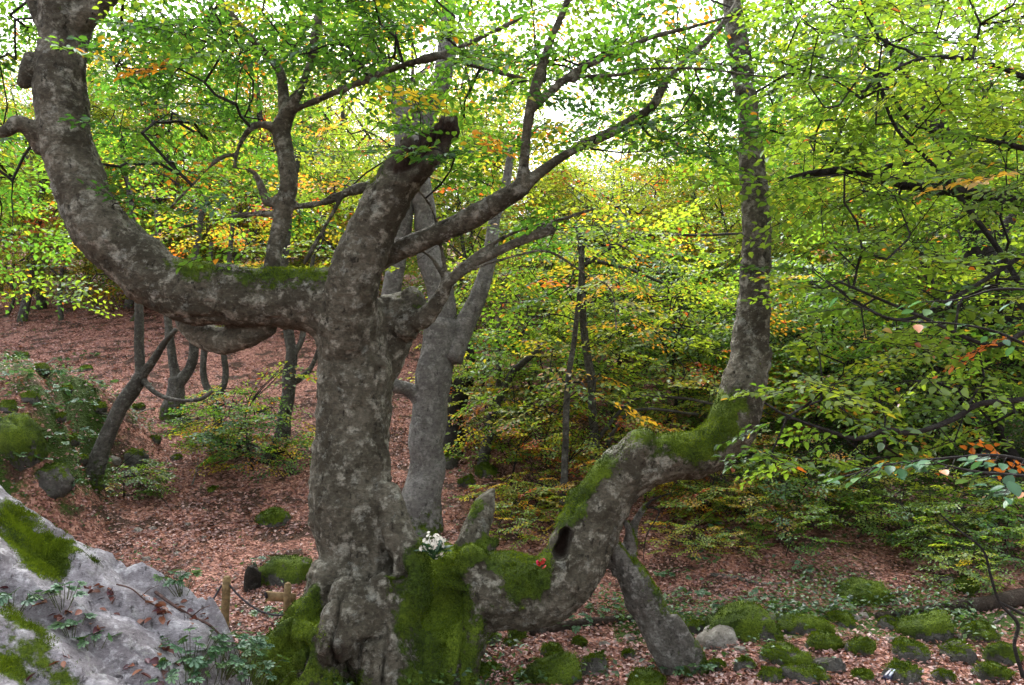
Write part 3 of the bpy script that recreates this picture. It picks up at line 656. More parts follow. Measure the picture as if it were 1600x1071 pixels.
traced_tree('beech_sapling', 'little Y-shaped beech with yellowing sprigs beside the round shrub', [
    [(342, 692, 9), (341, 655, 7.5), (339, 622, 8)], [(339, 625, 6), (322, 600, 5.5), (318, 565, 5), (325, 500, 4), (330, 380, 3)],
    [(340, 622, 6), (352, 590, 5), (350, 540, 4.5), (355, 450, 4), (365, 330, 3)]],
    (342, 692), [(300, 430, 250, 430, -1, 2, 34), (330, 372, 590, 625, -.3, .3, 5)], 131, bright=.6, warm=.35, **FAR)
traced_tree('beech_tree', 'slim curved beech rising between the shrub and the thick grey trunk', [
    [(424, 716, 15), (440, 685, 12), (449, 630, 10), (452, 585, 10), (456, 550, 9), (448, 500, 8), (444, 440, 7), (450, 340, 6), (470, 220, 5)],
    [(452, 600, 7), (470, 590, 6, .1), (486, 575, 4, .2), (500, 540, 3, .3)], [(455, 560, 6), (472, 530, 5), (476, 480, 4), (490, 400, 3)]],
    (424, 716), [(380, 580, 180, 420, -1, 2.5, 70), (440, 490, 555, 590, -.3, .3, 4)], 141, bright=.6, warm=.25, **FAR)
traced_tree('pollard_tree', 'dark knobbly stunted beech behind the pale forked beech', [
    [(708, 705, 22), (712, 660, 17), (716, 625, 17), (728, 590, 14)], [(726, 600, 9), (735, 560, 7), (720, 510, 5), (740, 470, 4)], [(716, 620, 8), (700, 600, 7), (706, 560, 5)]],
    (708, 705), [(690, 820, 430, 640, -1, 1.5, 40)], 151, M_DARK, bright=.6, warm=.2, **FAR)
traced_tree('beech_sapling', 'dark slanting sapling half hidden in yellowing leaves', [
    [(752, 735, 10), (758, 700, 8.5), (768, 655, 8), (778, 622, 7.5), (800, 585, 6), (825, 560, 5), (845, 545, 4)], [(772, 640, 5), (780, 590, 4), (776, 540, 3.5), (785, 460, 3)]],
    (752, 735), [(740, 900, 380, 620, -1, 2, 70), (740, 900, 620, 700, -1, .5, 22)], 161, bright=.68, warm=.26, **FAR)
traced_tree('beech_sapling', 'straight thin pale sapling just behind the low mossy limb', [
    [(878, 812, 7), (882, 740, 6), (884, 660, 5.5), (888, 590, 5), (896, 540, 4.5), (905, 460, 3.6), (912, 380, 3)]],
    (878, 812), [(780, 1060, 330, 480, -1.2, 1.6, 52), (780, 1020, 480, 660, -.8, 1.2, 34)], 171, bright=.66, warm=.16, **FAR)
traced_tree('beech_sapling', 'taller dark sapling with snapped top and wide thin twigs', [
    [(940, 770, 10), (932, 715, 8.5), (926, 650, 7), (924, 590, 6.5), (914, 535, 6), (910, 470, 5.5), (908, 400, 5), (903, 352, 4)],
    [(912, 415, 4), (950, 390, 3, -.2), (1010, 368, 2.6, -.4), (1090, 368, 2.2, -.5), (1160, 365, 1.8, -.6)], [(915, 405, 3.4), (980, 420, 2.5, .2), (1040, 445, 2, .4)],
    [(930, 690, 4), (990, 625, 2.6, -.2), (1060, 622, 2.2, -.4), (1115, 632, 1.8, -.5)], [(938, 735, 4), (960, 672, 3, -.3), (1000, 640, 2.6, -.4), (1090, 648, 2, -.6)]],
    (940, 770), [(880, 1190, 340, 520, -1.2, 1.5, 66), (900, 1140, 500, 640, -1, 1, 34)], 181, bright=.62, warm=.14, **FAR)
traced_tree('beech_tree', 'thick dark beech trunk leaning away at the edge of the wood', [
    [(1672, 735, 38), (1625, 620, 35), (1585, 530, 33), (1548, 440, 28), (1515, 350, 20), (1490, 280, 12), (1470, 180, 9), (1465, 80, 7)],
    [(1500, 310, 9), (1440, 160, 7), (1380, 60, 5), (1340, -20, 4)], [(1530, 400, 10), (1590, 330, 8), (1640, 250, 6)]],
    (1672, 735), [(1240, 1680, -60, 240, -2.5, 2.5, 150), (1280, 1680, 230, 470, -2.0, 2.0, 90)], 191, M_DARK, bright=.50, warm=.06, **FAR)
traced_tree('beech_tree', 'slim zigzag beech with crooked dark stem on the bushy slope', [
    [(1548, 742, 11), (1532, 690, 9), (1515, 650, 9), (1498, 600, 8), (1482, 548, 9), (1470, 500, 7), (1440, 400, 6), (1400, 310, 5), (1350, 200, 4)],
    [(1500, 605, 6), (1510, 540, 5), (1500, 480, 4), (1520, 400, 3)]],
    (1548, 742), [(1250, 1600, 300, 560, -1.5, 1.2, 100), (1200, 1500, 520, 650, -1, 1, 44)], 201, M_DARK, bright=.55, warm=.07, **FAR)
traced_tree('beech_sapling', 'short bent dark sapling rooted on the slope beside the zigzag beech', [
    [(1592, 735, 11), (1575, 700, 8), (1556, 660, 7), (1543, 625, 6), (1530, 580, 5), (1540, 500, 4)]],
    (1592, 735), [(1480, 1660, 480, 680, -1, 1, 42)], 211, M_DARK, bright=.5, warm=.06, **FAR)
traced_tree('beech_tree', 'faint far trunk showing beyond the tall upright limb', [
    [(1228, 600, 9), (1236, 540, 8), (1240, 490, 7), (1236, 420, 6), (1250, 330, 5)]],
    (1228, 600), [(1180, 1380, 300, 520, -2, 2, 60)], 221, bright=.75, warm=.35, **FAR)

# boughs that reach in from a beech standing just outside the view
def right_tree():
    root = thing('overhanging_beech', (6.6, 7.0, float(ground_z(6.6, 7.0))), 'beech standing out of view whose long dark boughs hang across', 'tree')
    foot = np.array([6.6, 7.0, float(ground_z(6.6, 7.0)) - .2]); top = np.array([6.2, 7.2, 7.5])
    st = catmull(np.vstack([foot, [6.5, 7.1, 2.0], [6.45, 7.1, 4.0], [6.3, 7.1, 6.0], top]), 6); bag = Bag(); bag.tube(st, np.linspace(.26, .12, len(st)), 14, .2, 5); nodes = [st[8:]]
    ends = {0: st[12], 1: st[8], 2: st[16]}
    for t, e in [([(1215, 284, .9, 7.2), (1245, 275, 3, 7.2), (1280, 270, 6, 7.2), (1330, 266, 7.5, 7.2), (1365, 274, 8, 7.2), (1420, 290, 8.5, 7.2), (1500, 300, 10, 7.2), (1600, 320, 12, 7.2)], 0),
                 ([(1365, 270, 5, 7.2), (1395, 258, 4, 7.2), (1425, 256, 3, 7.2)], None),
                 ([(1600, 625, 5, 5.6), (1530, 632, 4.5, 5.6), (1490, 655, 4.5, 5.6), (1430, 676, 4, 5.6), (1385, 672, 4, 5.6), (1340, 686, 3.6, 5.6), (1290, 672, 2.6, 5.6), (1230, 650, 2.2, 5.6), (1195, 630, 1.6, 5.6)], 1),
                 ([(1600, 120, 5, 6.2), (1530, 96, 4, 6.2), (1440, 92, 3, 6.2), (1360, 130, 2, 6.2)], 2),
                 ([(1600, 232, 5, 6.6), (1520, 215, 4, 6.6), (1430, 195, 3.4, 6.6), (1385, 135, 2.8, 6.6)], 2),
                 ([(1600, 455, 5, 6.4), (1560, 390, 4.4, 6.5), (1500, 310, 4.2, 6.6), (1450, 250, 3.6, 6.6), (1400, 200, 3, 6.6), (1365, 110, 2.4, 6.6)], 1),
                 ([(1600, 398, 4, 6.0), (1500, 460, 3.2, 6.0), (1400, 500, 2.6, 6.0), (1290, 440, 2, 6.0)], 1),
                 ([(1600, 520, 4, 5.4), (1545, 540, 3.4, 5.4), (1450, 500, 3, 5.4), (1380, 470, 2.4, 5.4), (1310, 440, 2, 5.4)], 1)]:
        p, r = trace(t, 7)
        bag.tube(p, r, 8, .2, 6); nodes.append(p)
        if e is not None:
            far = p[-1] if t[0][0] < t[-1][0] else p[0]; rr_ = (r[-1] if t[0][0] < t[-1][0] else r[0])
            lk = catmull(np.vstack([far, far * .55 + ends[e] * .45 + np.array([0, 0, .15]), ends[e]]), 6); bag.tube(lk, np.linspace(rr_, rr_ * 2.2, len(lk)), 8, .2, 7)
    obj('trunk', bag.mesh('trunk', M_DARK, True), root)
    r = np.random.default_rng(301)
    an = box_anchors(r, [(1215, 1680, -60, 130, 5.6, 8.2, 105), (1250, 1680, 120, 300, 5.6, 8.2, 120), (1265, 1680, 290, 460, 5.6, 7.8, 72), (1265, 1680, 440, 620, 5.2, 7.0, 56), (1200, 1640, 600, 720, 5.2, 6.4, 22)])
    crown_parts(root, np.vstack(nodes), an, 302, size=(.38, .70), leaf=.068, bright=.44, warm=.045, rmax=.012)
right_tree()

# ------------------------------------------------------------------ the wood up the slope
def gen_tree(seed, H, cb, cr, n, name, label, cat, group, bark, trunk_r=.14, bright=.6, warm=.15, leaf=.10, size=(.7, 1.2)):
    r = np.random.default_rng(seed); root = thing(name, (0, 0, 0), label, cat, group); bag = Bag()
    k = 7; t = np.linspace(0, 1, k); lean = r.normal(0, .10, 2)
    tr = np.stack([lean[0] * H * t + np.cumsum(r.normal(0, .10, k)), lean[1] * H * t + np.cumsum(r.normal(0, .10, k)), H * .92 * t - .25 * (1 - t) ** 4], -1); tr[0, :2] = 0
    c = catmull(tr, 5); bag.tube(c, trunk_r * (1.05 - t.max() * np.linspace(0, .9, len(c))), 9, .25, seed); nodes = [c[6:]]
    for i in range(7):
        q = c[int(len(c) * r.uniform(.25, .9))]; a = r.uniform(0, 6.283); L = cr * r.uniform(.6, 1.0)
        p = catmull(np.vstack([q, q + [math.cos(a) * L * .4, math.sin(a) * L * .4, L * .35], q + [math.cos(a + .2) * L * .9, math.sin(a + .2) * L * .9, L * .75]]), 5)
        bag.tube(p, np.linspace(trunk_r * .45, trunk_r * .12, len(p)), 6, .2, seed + i); nodes.append(p)
    V = bag.verts(); obj('trunk', bag.mesh('trunk', bark, True, {'moss': vertex_moss(V, 0, .45, .8)}), root)
    u = unit(r.normal(0, 1, (n, 3))); rad = r.uniform(.35, 1, n) ** .6; ctr = np.array([lean[0] * H * .6, lean[1] * H * .6, (cb + H) / 2])
    an = ctr + u * rad[:, None] * np.array([cr, cr, (H - cb) / 2]); an = an[(an[:, 2] > cb) & (fbm(an * .8, seed, 2) > -.18)]
    crown_parts(root, np.vstack(nodes), an, seed + 3, bark=M_DARK, detail=1, leaf=leaf, size=size, bright=bright, warm=warm)
    return root
G_FAR = 'beeches of the wood up the slope'
PROTO = [gen_tree(401, 9.5, 2.6, 3.0, 330, 'slope_beech', 'full-crowned green beech standing up the wooded slope', 'tree', G_FAR, M_BARK, .14, .72, .10),
         gen_tree(402, 11.0, 3.4, 2.8, 330, 'slope_beech', 'tall narrow beech with mixed green and yellow leaves up the slope', 'tree', G_FAR, M_PALE, .13, .80, .30),
         gen_tree(403, 8.0, 2.2, 3.0, 300, 'slope_beech', 'golden autumn beech with thin crown up the wooded slope', 'tree', G_FAR, M_BARK, .12, .85, .55),
         gen_tree(404, 10.0, 3.0, 3.4, 360, 'slope_beech', 'spreading yellow-green beech standing up the wooded slope', 'tree', G_FAR, M_BARK, .15, .9, .16)]
used = set()
LM = [((590, 1060), 'the gnarled tree'), ((1060, 1040), 'the leaning dead trunk'), ((1132, 1010), 'the bare pale rock'), ((1500, 960), 'the fallen log'), ((1392, 1066), 'the dark blue bottle'), ((930, 976), 'the thin dark log'),
      ((655, 832), 'the pale forked beech'), ((878, 812), 'the straight pale sapling'), ((940, 770), 'the snapped-top sapling'), ((1548, 742), 'the zigzag beech'), ((1228, 600), 'the faint far trunk'), ((708, 705), 'the dark knobbly beech'),
      ((140, 752), 'the leaning sapling'), ((395, 740), 'the round shrub'), ((342, 692), 'the Y-shaped beech'), ((1162, 1000), 'the wedge-shaped boulder'), ((446, 912), 'the old stump'), ((868, 1072), 'the double-humped boulder'), ((752, 735), 'the slanting sapling'), ((1672, 735), 'the thick leaning trunk'), ((1355, 942), 'the flat mossy hump')]
LM = [(on_ground(*p)[:2], t) for p, t in LM]
def by_landmark(o, text):                        # say beside which findable thing a repeat stands
    x, y = o.location[0], o.location[1]; k = min(range(len(LM)), key=lambda i: (LM[i][0][0] - x) ** 2 + (LM[i][0][1] - y) ** 2)
    o['label'] = text + ' ' + LM[k][1]; return o
def put(proto, x, y, rz, s, sink=.0, label=None, group=None):
    loc = (x, y, float(ground_z(x, y)) - sink)
    if id(proto) not in used:
        used.add(id(proto)); proto.location = loc; proto.rotation_euler = (0, 0, rz); proto.scale = (s, s, s)
        if label: proto['label'] = label
        if group: proto['group'] = group
        return proto
    return copy_thing(proto, loc, rz, s, label, group)
def plant_wood():
    r = np.random.default_rng(77)
    for px, y in [(60, 27), (190, 26), (300, 29), (420, 27), (520, 30), (130, 33), (360, 34), (20, 31)]: put(PROTO[int(r.choice(4, p=[.2, .3, .2, .3]))], (px - CX) / F * y, y, r.uniform(0, 6.28), r.uniform(.95, 1.2))
    rows = [(21.5, 5), (26, 6), (31, 8), (37, 9), (44, 10), (52, 10)]
    for Y, n in rows:
        for i in range(n):
            px = -120 + 1840 * (i + .5 + r.uniform(-.32, .32)) / n; y = Y + r.uniform(-1.4, 1.4)
            if px < 560 and y < 24: continue
            if 660 < px < 1130 and y > 24 and r.random() < .72: continue
            k = r.choice(4, p=[.32, .22, .16, .30] if px > 700 else [.18, .27, .27, .28])
            put(PROTO[k], (px - CX) / F * y, y, r.uniform(0, 6.28), r.uniform(.8, 1.15))
plant_wood()
G_BELT = 'half-grown beeches on the upper slope'
BELT = [gen_tree(411, 5.6, .7, 2.3, 300, 'half_grown_beech', 'bright yellow-green half-grown beech leafy down to the ground', 'tree', G_BELT, M_BARK, .07, 1.0, .16, .095, (.6, 1.05)),
        gen_tree(412, 4.8, .6, 2.2, 270, 'half_grown_beech', 'half-grown beech with golden leaves on the upper slope', 'tree', G_BELT, M_BARK, .06, 1.0, .45, .095, (.6, 1.05)),
        gen_tree(413, 6.5, 1.0, 2.2, 300, 'half_grown_beech', 'fresh green half-grown beech with airy crown on the slope', 'tree', G_BELT, M_BARK, .07, .85, .08, .095, (.6, 1.05))]
def plant_belt():
    r = np.random.default_rng(78)
    for Y, x0, x1, n in [(25, -40, 640, 8), (29, -60, 680, 8), (34, -60, 1660, 14), (20, 690, 1660, 7), (24, 660, 1680, 9), (28.5, 660, 1680, 8)]:
        for i in range(n):
            px = x0 + (x1 - x0) * (i + .5 + r.uniform(-.35, .35)) / n; y = Y + r.uniform(-1.3, 1.3); k = r.choice(3, p=[.4, .25, .35] if px > 650 else [.42, .43, .15])
            put(BELT[k], (px - CX) / F * y, y, r.uniform(0, 6.28), r.uniform(.8, 1.15))
plant_belt()
G_UND = 'young beeches under the trees'
SAP = [gen_tree(421, 2.6, .35, 1.5, 120, 'young_beech', 'bushy green young beech growing low on the slope', 'sapling', G_UND, M_DARK, .035, .62, .06, .085, (.5, .85)),
       gen_tree(422, 3.6, .5, 1.6, 150, 'young_beech', 'tall leafy young beech with layered sprays on the slope', 'sapling', G_UND, M_DARK, .04, .72, .12, .085, (.5, .9)),
       gen_tree(423, 1.9, .2, 1.4, 90, 'young_beech', 'low wide young beech with yellowing leaves on the slope', 'sapling', G_UND, M_DARK, .03, .8, .30, .085, (.45, .8))]
for i, (px, Y, k, s) in enumerate([(1330, 13.6, 2, 1.1), (1460, 13.6, 0, 1.1), (1260, 14.5, 1, 1.0), (1380, 15.2, 1, 1.05), (1500, 15, 1, 1.1), (1620, 14, 1, 1.1),
                                  (1120, 13.2, 2, 1.0), (1040, 14.6, 0, 1.1), (960, 15.5, 1, 1.0), (860, 14.6, 2, 1.1), (820, 17, 1, 1.0), (1080, 17.5, 1, 1.1), (1190, 18, 1, 1.0), (1300, 18.5, 1, 1.1), (1000, 20, 1, 1.2), (900, 20.5, 0, 1.3),
                                  (800, 12.9, 2, .7), (770, 14.5, 0, .7), (1150, 15.4, 0, 1.1), (1420, 19, 1, 1.1), (1560, 18.5, 1, 1.1), (880, 12.7, 2, .6), (1000, 12.4, 2, .7), (1100, 11.6, 2, .55), (1250, 12.2, 2, .6)]):
    by_landmark(put(SAP[k], (px - CX) / F * Y, Y, i * 2.4, s), ('bushy low green young beech nearest to', 'tall layered young beech nearest to', 'low wide yellowing young beech nearest to')[k])
G_SPR = 'knee-high beech sprigs on the leaf floor'
SPR = [gen_tree(441, 1.0, .10, .75, 42, 'beech_sprig', 'knee-high green beech sprig standing in the brown leaves', 'sapling', G_SPR, M_DARK, .012, .75, .04, .065, (.3, .5)),
       gen_tree(442, .8, .08, .8, 40, 'beech_sprig', 'knee-high yellowing beech sprig standing in the brown leaves', 'sapling', G_SPR, M_DARK, .012, .95, .30, .065, (.3, .5))]
for i, (px, py, k, s) in enumerate([(1120, 800, 1, 1), (1180, 815, 1, .9), (1240, 850, 0, .8), (1330, 815, 0, 1), (1400, 830, 0, .8), (1450, 850, 0, .9), (1490, 870, 0, .8), (1540, 840, 0, 1.0), (1580, 880, 0, .8), (1070, 790, 1, .9), (850, 800, 1, 1), (820, 830, 1, .8), (1060, 845, 1, .7), (1140, 850, 1, .6), (1220, 800, 1, 1), (1590, 830, 0, 1.1), (790, 790, 1, .9), (1510, 905, 0, .7), (840, 770, 1, .9), (1110, 770, 0, 1), (1270, 790, 0, 1.2), (1480, 815, 0, 1.2), (1380, 795, 0, 1.2)]):
    b = on_ground(px, py + 22); by_landmark(put(SPR[k], b[0], b[1], i * 1.9, s * .8), ('knee-high green beech sprig closest to', 'knee-high yellowing beech sprig closest to')[k])
SHRUB = [gen_tree(431, 1.5, .06, 1.15, 330, 'shrub', 'round shrub with yellow-green twigs on the leaf slope', 'shrub', None, M_DARK, .025, .62, .22, .06, (.35, .6)),
         gen_tree(432, .6, .04, .5, 50, 'shrub', 'small dark green bush alone on the brown leaves', 'shrub', None, M_DARK, .012, .15, .02, .05, (.22, .4))]
b = on_ground(395, 740); put(SHRUB[0], b[0], b[1], .3, 1.0); b = on_ground(208, 782); put(SHRUB[1], b[0], b[1], .3, 1.0)

# ------------------------------------------------------------------ stones
def rock_mesh(name, seed, dims, mossiness=.5, sub=24, ledge=.0, mat=None):
    r = np.random.default_rng(seed); th = np.linspace(0, np.pi, sub // 2 + 1); ph = np.linspace(0, 2 * np.pi, sub, endpoint=False)
    T, Pn = np.meshgrid(th[1:-1], ph, indexing='ij'); D = np.stack([np.sin(T) * np.cos(Pn), np.sin(T) * np.sin(Pn), np.cos(T)], -1).reshape(-1, 3)
    D = np.vstack([D, [0, 0, 1], [0, 0, -1]]); nn = len(D)
    q = np.sign(D) * np.abs(D) ** .72; q = unit(q) * (np.abs(q).max(1, keepdims=True) ** -.35)
    rad = 1 + .46 * fbm(D * 1.3 + seed * 3.7, seed, 3) + .26 * fbm(D * 3.6 + seed, seed + 5, 3); V = q * rad[:, None] * np.array(dims) * .5
    for k in range(6):                                           # flat breaks
        nv = unit(r.normal(0, 1, 3)); lim = r.uniform(.30, .45) * np.min(dims) + .1 * np.max(dims); d = V @ nv - lim; V = V - np.clip(d, 0, None)[:, None] * nv * .85
    m, k = sub // 2 - 1, sub; i = np.arange(m - 1)[:, None] * k; j = np.arange(k)[None]; jn = (j + 1) % k
    Q = np.stack([i + j, i + k + j, i + k + jn, i + jn], -1).reshape(-1, 4); j = np.arange(k); jn = (j + 1) % k
    T = np.vstack([np.stack([np.full(k, nn - 2), j, jn], -1), np.stack([np.full(k, nn - 1), (m - 1) * k + jn, (m - 1) * k + j], -1)])
    up = unit(V / np.array(dims) ** 2)[:, 2]; moss = mossiness + .6 * up - .30 + .60 * fbm(D * 2.2 + seed, seed + 9, 3)
    return mesh(name, V, [Q, T], mat or M_ROCK, {'moss': moss}, True), V, unit(V / np.array(dims) ** 2), moss
M_ROCK = bark_mat('grey_limestone', (.05, .046, .040), (.10, .095, .085), (.18, .175, .16), .6, True, 1.3, .6)
M_PALEROCK = bark_mat('pale_limestone', (.16, .145, .125), (.28, .26, .23), (.42, .40, .37), .8, True, 1.2, .5)
def rock(name, label, px, py, w, h, seed, mossiness=.5, group=None, depth=1.0, cat='rock', fz=True, mat=None, zrot=None):
    b = on_ground(px, py); Y = b[1]; W = w * Y / F; H = h * Y / F
    me, V, N_, mo = rock_mesh(name, seed, (W, W * depth * .8, H * 1.5), mossiness, 24, mat=mat)
    o = obj(name, me); o.location = (b[0], b[1] + W * .2, b[2] + H * .06); o.rotation_euler = (((seed * .37) % .5) - .25, ((seed * .61) % .6) - .30,  (seed * .7) % 1.6 - .8 if zrot is None else zrot)
    tag(o, label, cat, group)
    if fz and mossiness > .3:
        r = np.random.default_rng(seed + 1); wgt = np.clip(mo - .25, 0, 1) * (N_[:, 2] > -.2) + 1e-6; nn = int(min(2200, 500 + W * 3600)); k = r.choice(len(V), nn, p=wgt / wgt.sum())
        f = fuzz('moss', o, V[k] + r.normal(0, .03, (nn, 3)) * np.array([W, W, H * .5]), N_[k], r, (.008, .022)); f.matrix_parent_inverse.identity()
    return o
rock('boulder', 'big wedge-shaped boulder thick with moss behind the pale rock', 1162, 1000, 105, 58, 1, .75)
rock('boulder', 'bare pale beige rock lying against the mossy wedge-shaped boulder', 1132, 1010, 82, 30, 2, -.2, mat=M_PALEROCK)
rock('boulder', 'moss-topped boulder beside the old stump on the leaf slope', 446, 912, 85, 52, 3, .8)
rock('boulder', 'low mossy stone pile on the slope above the fence post', 420, 822, 52, 32, 4, .6)
rock('boulder', 'bright green moss cushion over a rock on the steep bank', 20, 705, 85, 70, 5, .95)
rock('boulder', 'rounded mossy rock with pale side low on the steep bank', 72, 760, 60, 44, 6, .6)
rock('boulder', 'mossy stone with one pale edge beside the leaning sapling', 205, 722, 42, 22, 7, .45)
rock('boulder', 'flat green mossy hump among brown leaves beyond the log', 1355, 942, 80, 34, 8, .9)
rock('boulder', 'mossy rounded stone lying just behind the fallen timber', 1515, 928, 44, 26, 9, .75)
rock('boulder', 'broad herb-covered boulder just in front of the fallen timber', 1450, 1000, 95, 42, 10, .7)
rock('boulder', 'wide double-humped mossy boulder nearest the leaning dead trunk foot', 868, 1072, 100, 46, 11, .85)
rock('boulder', 'pale grey flat stone partly sunk in leaves beside mossy slabs', 1300, 1052, 50, 26, 12, .1)
G_ST = 'moss-covered stones scattered over the leaf floor'
r_ = np.random.default_rng(5)
ST = [(1272, 992, 84, 28), (1292, 1016, 62, 32), (1348, 1024, 48, 28), (1428, 1032, 62, 32), (1506, 1036, 62, 30), (1538, 1000, 52, 28), (1232, 1046, 80, 36), (1262, 1066, 66, 26), (932, 1054, 44, 32), (1012, 1078, 84, 26),
      (864, 1030, 40, 24), (768, 1010, 28, 20), (796, 1014, 22, 16), (806, 1002, 32, 24), (748, 1062, 36, 30), (1572, 1040, 56, 38), (1412, 1068, 54, 34), (1560, 1066, 60, 30), (1122, 1050, 34, 20), (1166, 1052, 38, 26), (1088, 992, 44, 26),
      (1200, 1000, 60, 26), (1320, 978, 60, 20), (1395, 985, 40, 20), (838, 990, 30, 16), (905, 1010, 24, 14), (740, 1005, 30, 24), (770, 1050, 24, 16), (815, 1062, 26, 16), (1478, 1068, 40, 20), (1208, 1068, 40, 26), (984, 1030, 24, 14), (1352, 1066, 36, 20),
      (110, 690, 36, 26), (150, 640, 40, 26), (40, 625, 46, 30), (100, 610, 36, 22), (60, 580, 46, 28), (30, 560, 40, 24), (125, 720, 34, 24), (150, 752, 40, 30), (10, 640, 46, 34), (90, 655, 32, 24), (130, 580, 34, 22), (170, 690, 26, 16), (240, 690, 20, 12), (275, 720, 18, 14), (215, 640, 20, 12), (285, 665, 30, 20), (330, 770, 18, 12), (700, 730, 40, 30), (760, 745, 40, 26), (730, 760, 30, 20)]
for i, (x, y, w, h) in enumerate(ST):
    if x < 180: w, h = w * .72, h * .5
    o = rock('stone', 'small moss-covered stone half sunk in the brown leaves' if x > 600 or y > 800 else 'small mossy stone lying on the steep slope among leaves', x, y, w, h, 30 + i, (r_.uniform(.35, .85) if x > 180 else r_.uniform(.75, 1.0)), G_ST if x > 600 else 'mossy stones of the bank and slope')
    by_landmark(o, 'small mossy stone sunk in leaves nearest to')
G_PB = 'bare pale stones on the leaf slope'
for i, (x, y, w, h) in enumerate([(292, 822, 10, 7), (238, 828, 12, 6), (275, 868, 12, 8), (228, 876, 14, 7), (246, 846, 8, 5), (282, 902, 20, 12), (215, 832, 14, 8), (318, 842, 8, 6), (1222, 1014, 22, 8), (1258, 1030, 28, 12), (1392, 1004, 18, 8), (1338, 968, 24, 8), (1350, 965, 20, 9), (1488, 912, 26, 10), (985, 1000, 20, 9), (945, 1010, 18, 8), (1216, 960, 18, 8), (1075, 1000, 16, 10), (1160, 1020, 24, 10), (1135, 960, 12, 7), (1150, 964, 12, 7), (1590, 1020, 20, 8), (472, 900, 16, 9), (470, 960, 14, 6), (402, 1000, 14, 8), (175, 720, 22, 9)]):
    o = rock('pale_stone', 'little bare pale stone lying loose on the brown leaves', x, y, w, h, 90 + i, -.4, G_PB, fz=False, mat=M_PALEROCK)
    by_landmark(o, 'little bare pale stone on the leaves nearest to')

# ------------------------------------------------------------------ the pale outcrop at the camera's side
def outcrop_h(x, y):
    p = np.stack([x, y, 0 * x], -1)
    h = 1.93 - .62 * (x + 2.75) - .36 * (4.3 - y)
    u = (y - 3.37) * 1.0 + .05 * (x + 2) + .05 * fbm(p * 1.3, 71, 2)               # layered ledges
    s = u * 3.7; st = np.floor(s) + sstep(.78, .98, s - np.floor(s)); h = h + .42 * (st / 3.7 - u)
    h = h + .08 * fbm(p * 1.3, 72, 3) + .05 * fbm(p * 5, 73, 4) - .055 * np.clip(1 - np.abs(vnoise(p * np.array([1.6, 4.5, 1]), 74)) * 7, 0, 1) - .035 * np.clip(1 - np.abs(vnoise(p * np.array([4, 3, 1]), 76)) * 8, 0, 1) + .018 * fbm(p * 17, 79, 3)
    edge = 4.42 + .03 * fbm(p * 1.5, 75, 2) + .05 * (x + 2)
    h = h - 3.2 * np.clip(y - edge, 0, None) ** 1.15 - 1.6 * np.clip(x + 1.62 + .25 * (y - 4.4), 0, None) ** 1.2
    return h
def on_outcrop(px, py):
    Y = np.arange(1.8, 5, .01); q = P(np.full_like(Y, px), np.full_like(Y, py), Y); b = q[:, 2] < np.maximum(outcrop_h(q[:, 0], q[:, 1]), ground_z(q[:, 0], q[:, 1])); k = int(np.argmax(b)) if b.any() else len(Y) - 1
    return q[k]
def build_outcrop():
    xs = np.linspace(-4.6, -.55, 300); ys = np.linspace(1.5, 5.0, 260); X, Y = np.meshgrid(xs, ys); Z = np.maximum(outcrop_h(X, Y), ground_z(X, Y) - .12)
    V = np.stack([X, Y, Z], -1).reshape(-1, 3); n = len(xs); i = np.arange(len(ys) - 1)[:, None] * n; j = np.arange(n - 1)[None]
    Q = np.stack([i + j, i + j + 1, i + n + j + 1, i + n + j], -1).reshape(-1, 4)
    gy, gx = np.gradient(Z, ys, xs); NR = unit(np.stack([-gx, -gy, np.ones_like(Z)], -1)).reshape(-1, 3)
    moss = .10 + .62 * fbm(V * np.array([1.6, 3.0, 1]), 81, 4) + .25 * (NR[:, 2] - .8)
    for (px, py, Yb, rp, s_) in [(28, 850, 3.7, 50, .55), (70, 890, 3.7, 45, .55), (15, 805, 4, 26, .5), (118, 880, 3.8, 30, .5), (85, 850, 4, 18, .5), (150, 880, 4, 18, .5), (200, 882, 4.2, 24, .7), (145, 930, 3.6, 16, .7), (40, 1050, 2.9, 55, .6), (15, 965, 3.2, 24, .4), (110, 1055, 3, 24, .4), (60, 985, 3.2, 24, .4),
                               (240, 960, 3.9, 70, -.9), (330, 980, 4.1, 60, -.9), (170, 1000, 3.4, 60, -.8), (60, 800, 4.2, 40, -.35), (150, 910, 4.1, 40, -.5), (280, 930, 4.2, 40, -.7)]:
        c = on_outcrop(px, py); q = V - c; moss += s_ * np.exp(-(q ** 2).sum(1) / (rp * c[1] / F * 1.15) ** 2)
    o = obj('limestone_outcrop', mesh('limestone_outcrop', V, Q, M_SLAB, {'moss': moss}, True)); tag(o, 'big pale limestone outcrop streaked with bright moss and fallen leaves', 'rock')
    r = np.random.default_rng(82); w = np.clip(moss + .5 * fbm(V * 8, 83, 3) - .40, 0, .5) * (V[:, 1] > 2.2); k = r.choice(len(V), 42000, p=w / w.sum())
    fuzz('moss', o, V[k] + r.normal(0, .007, (42000, 3)), NR[k], r, (.005, .012), .9); return o
M_SLAB = bark_mat('weathered_limestone', (.19, .172, .182), (.40, .38, .40), (.60, .59, .605), .9, True, 1.4, .8)
build_outcrop()
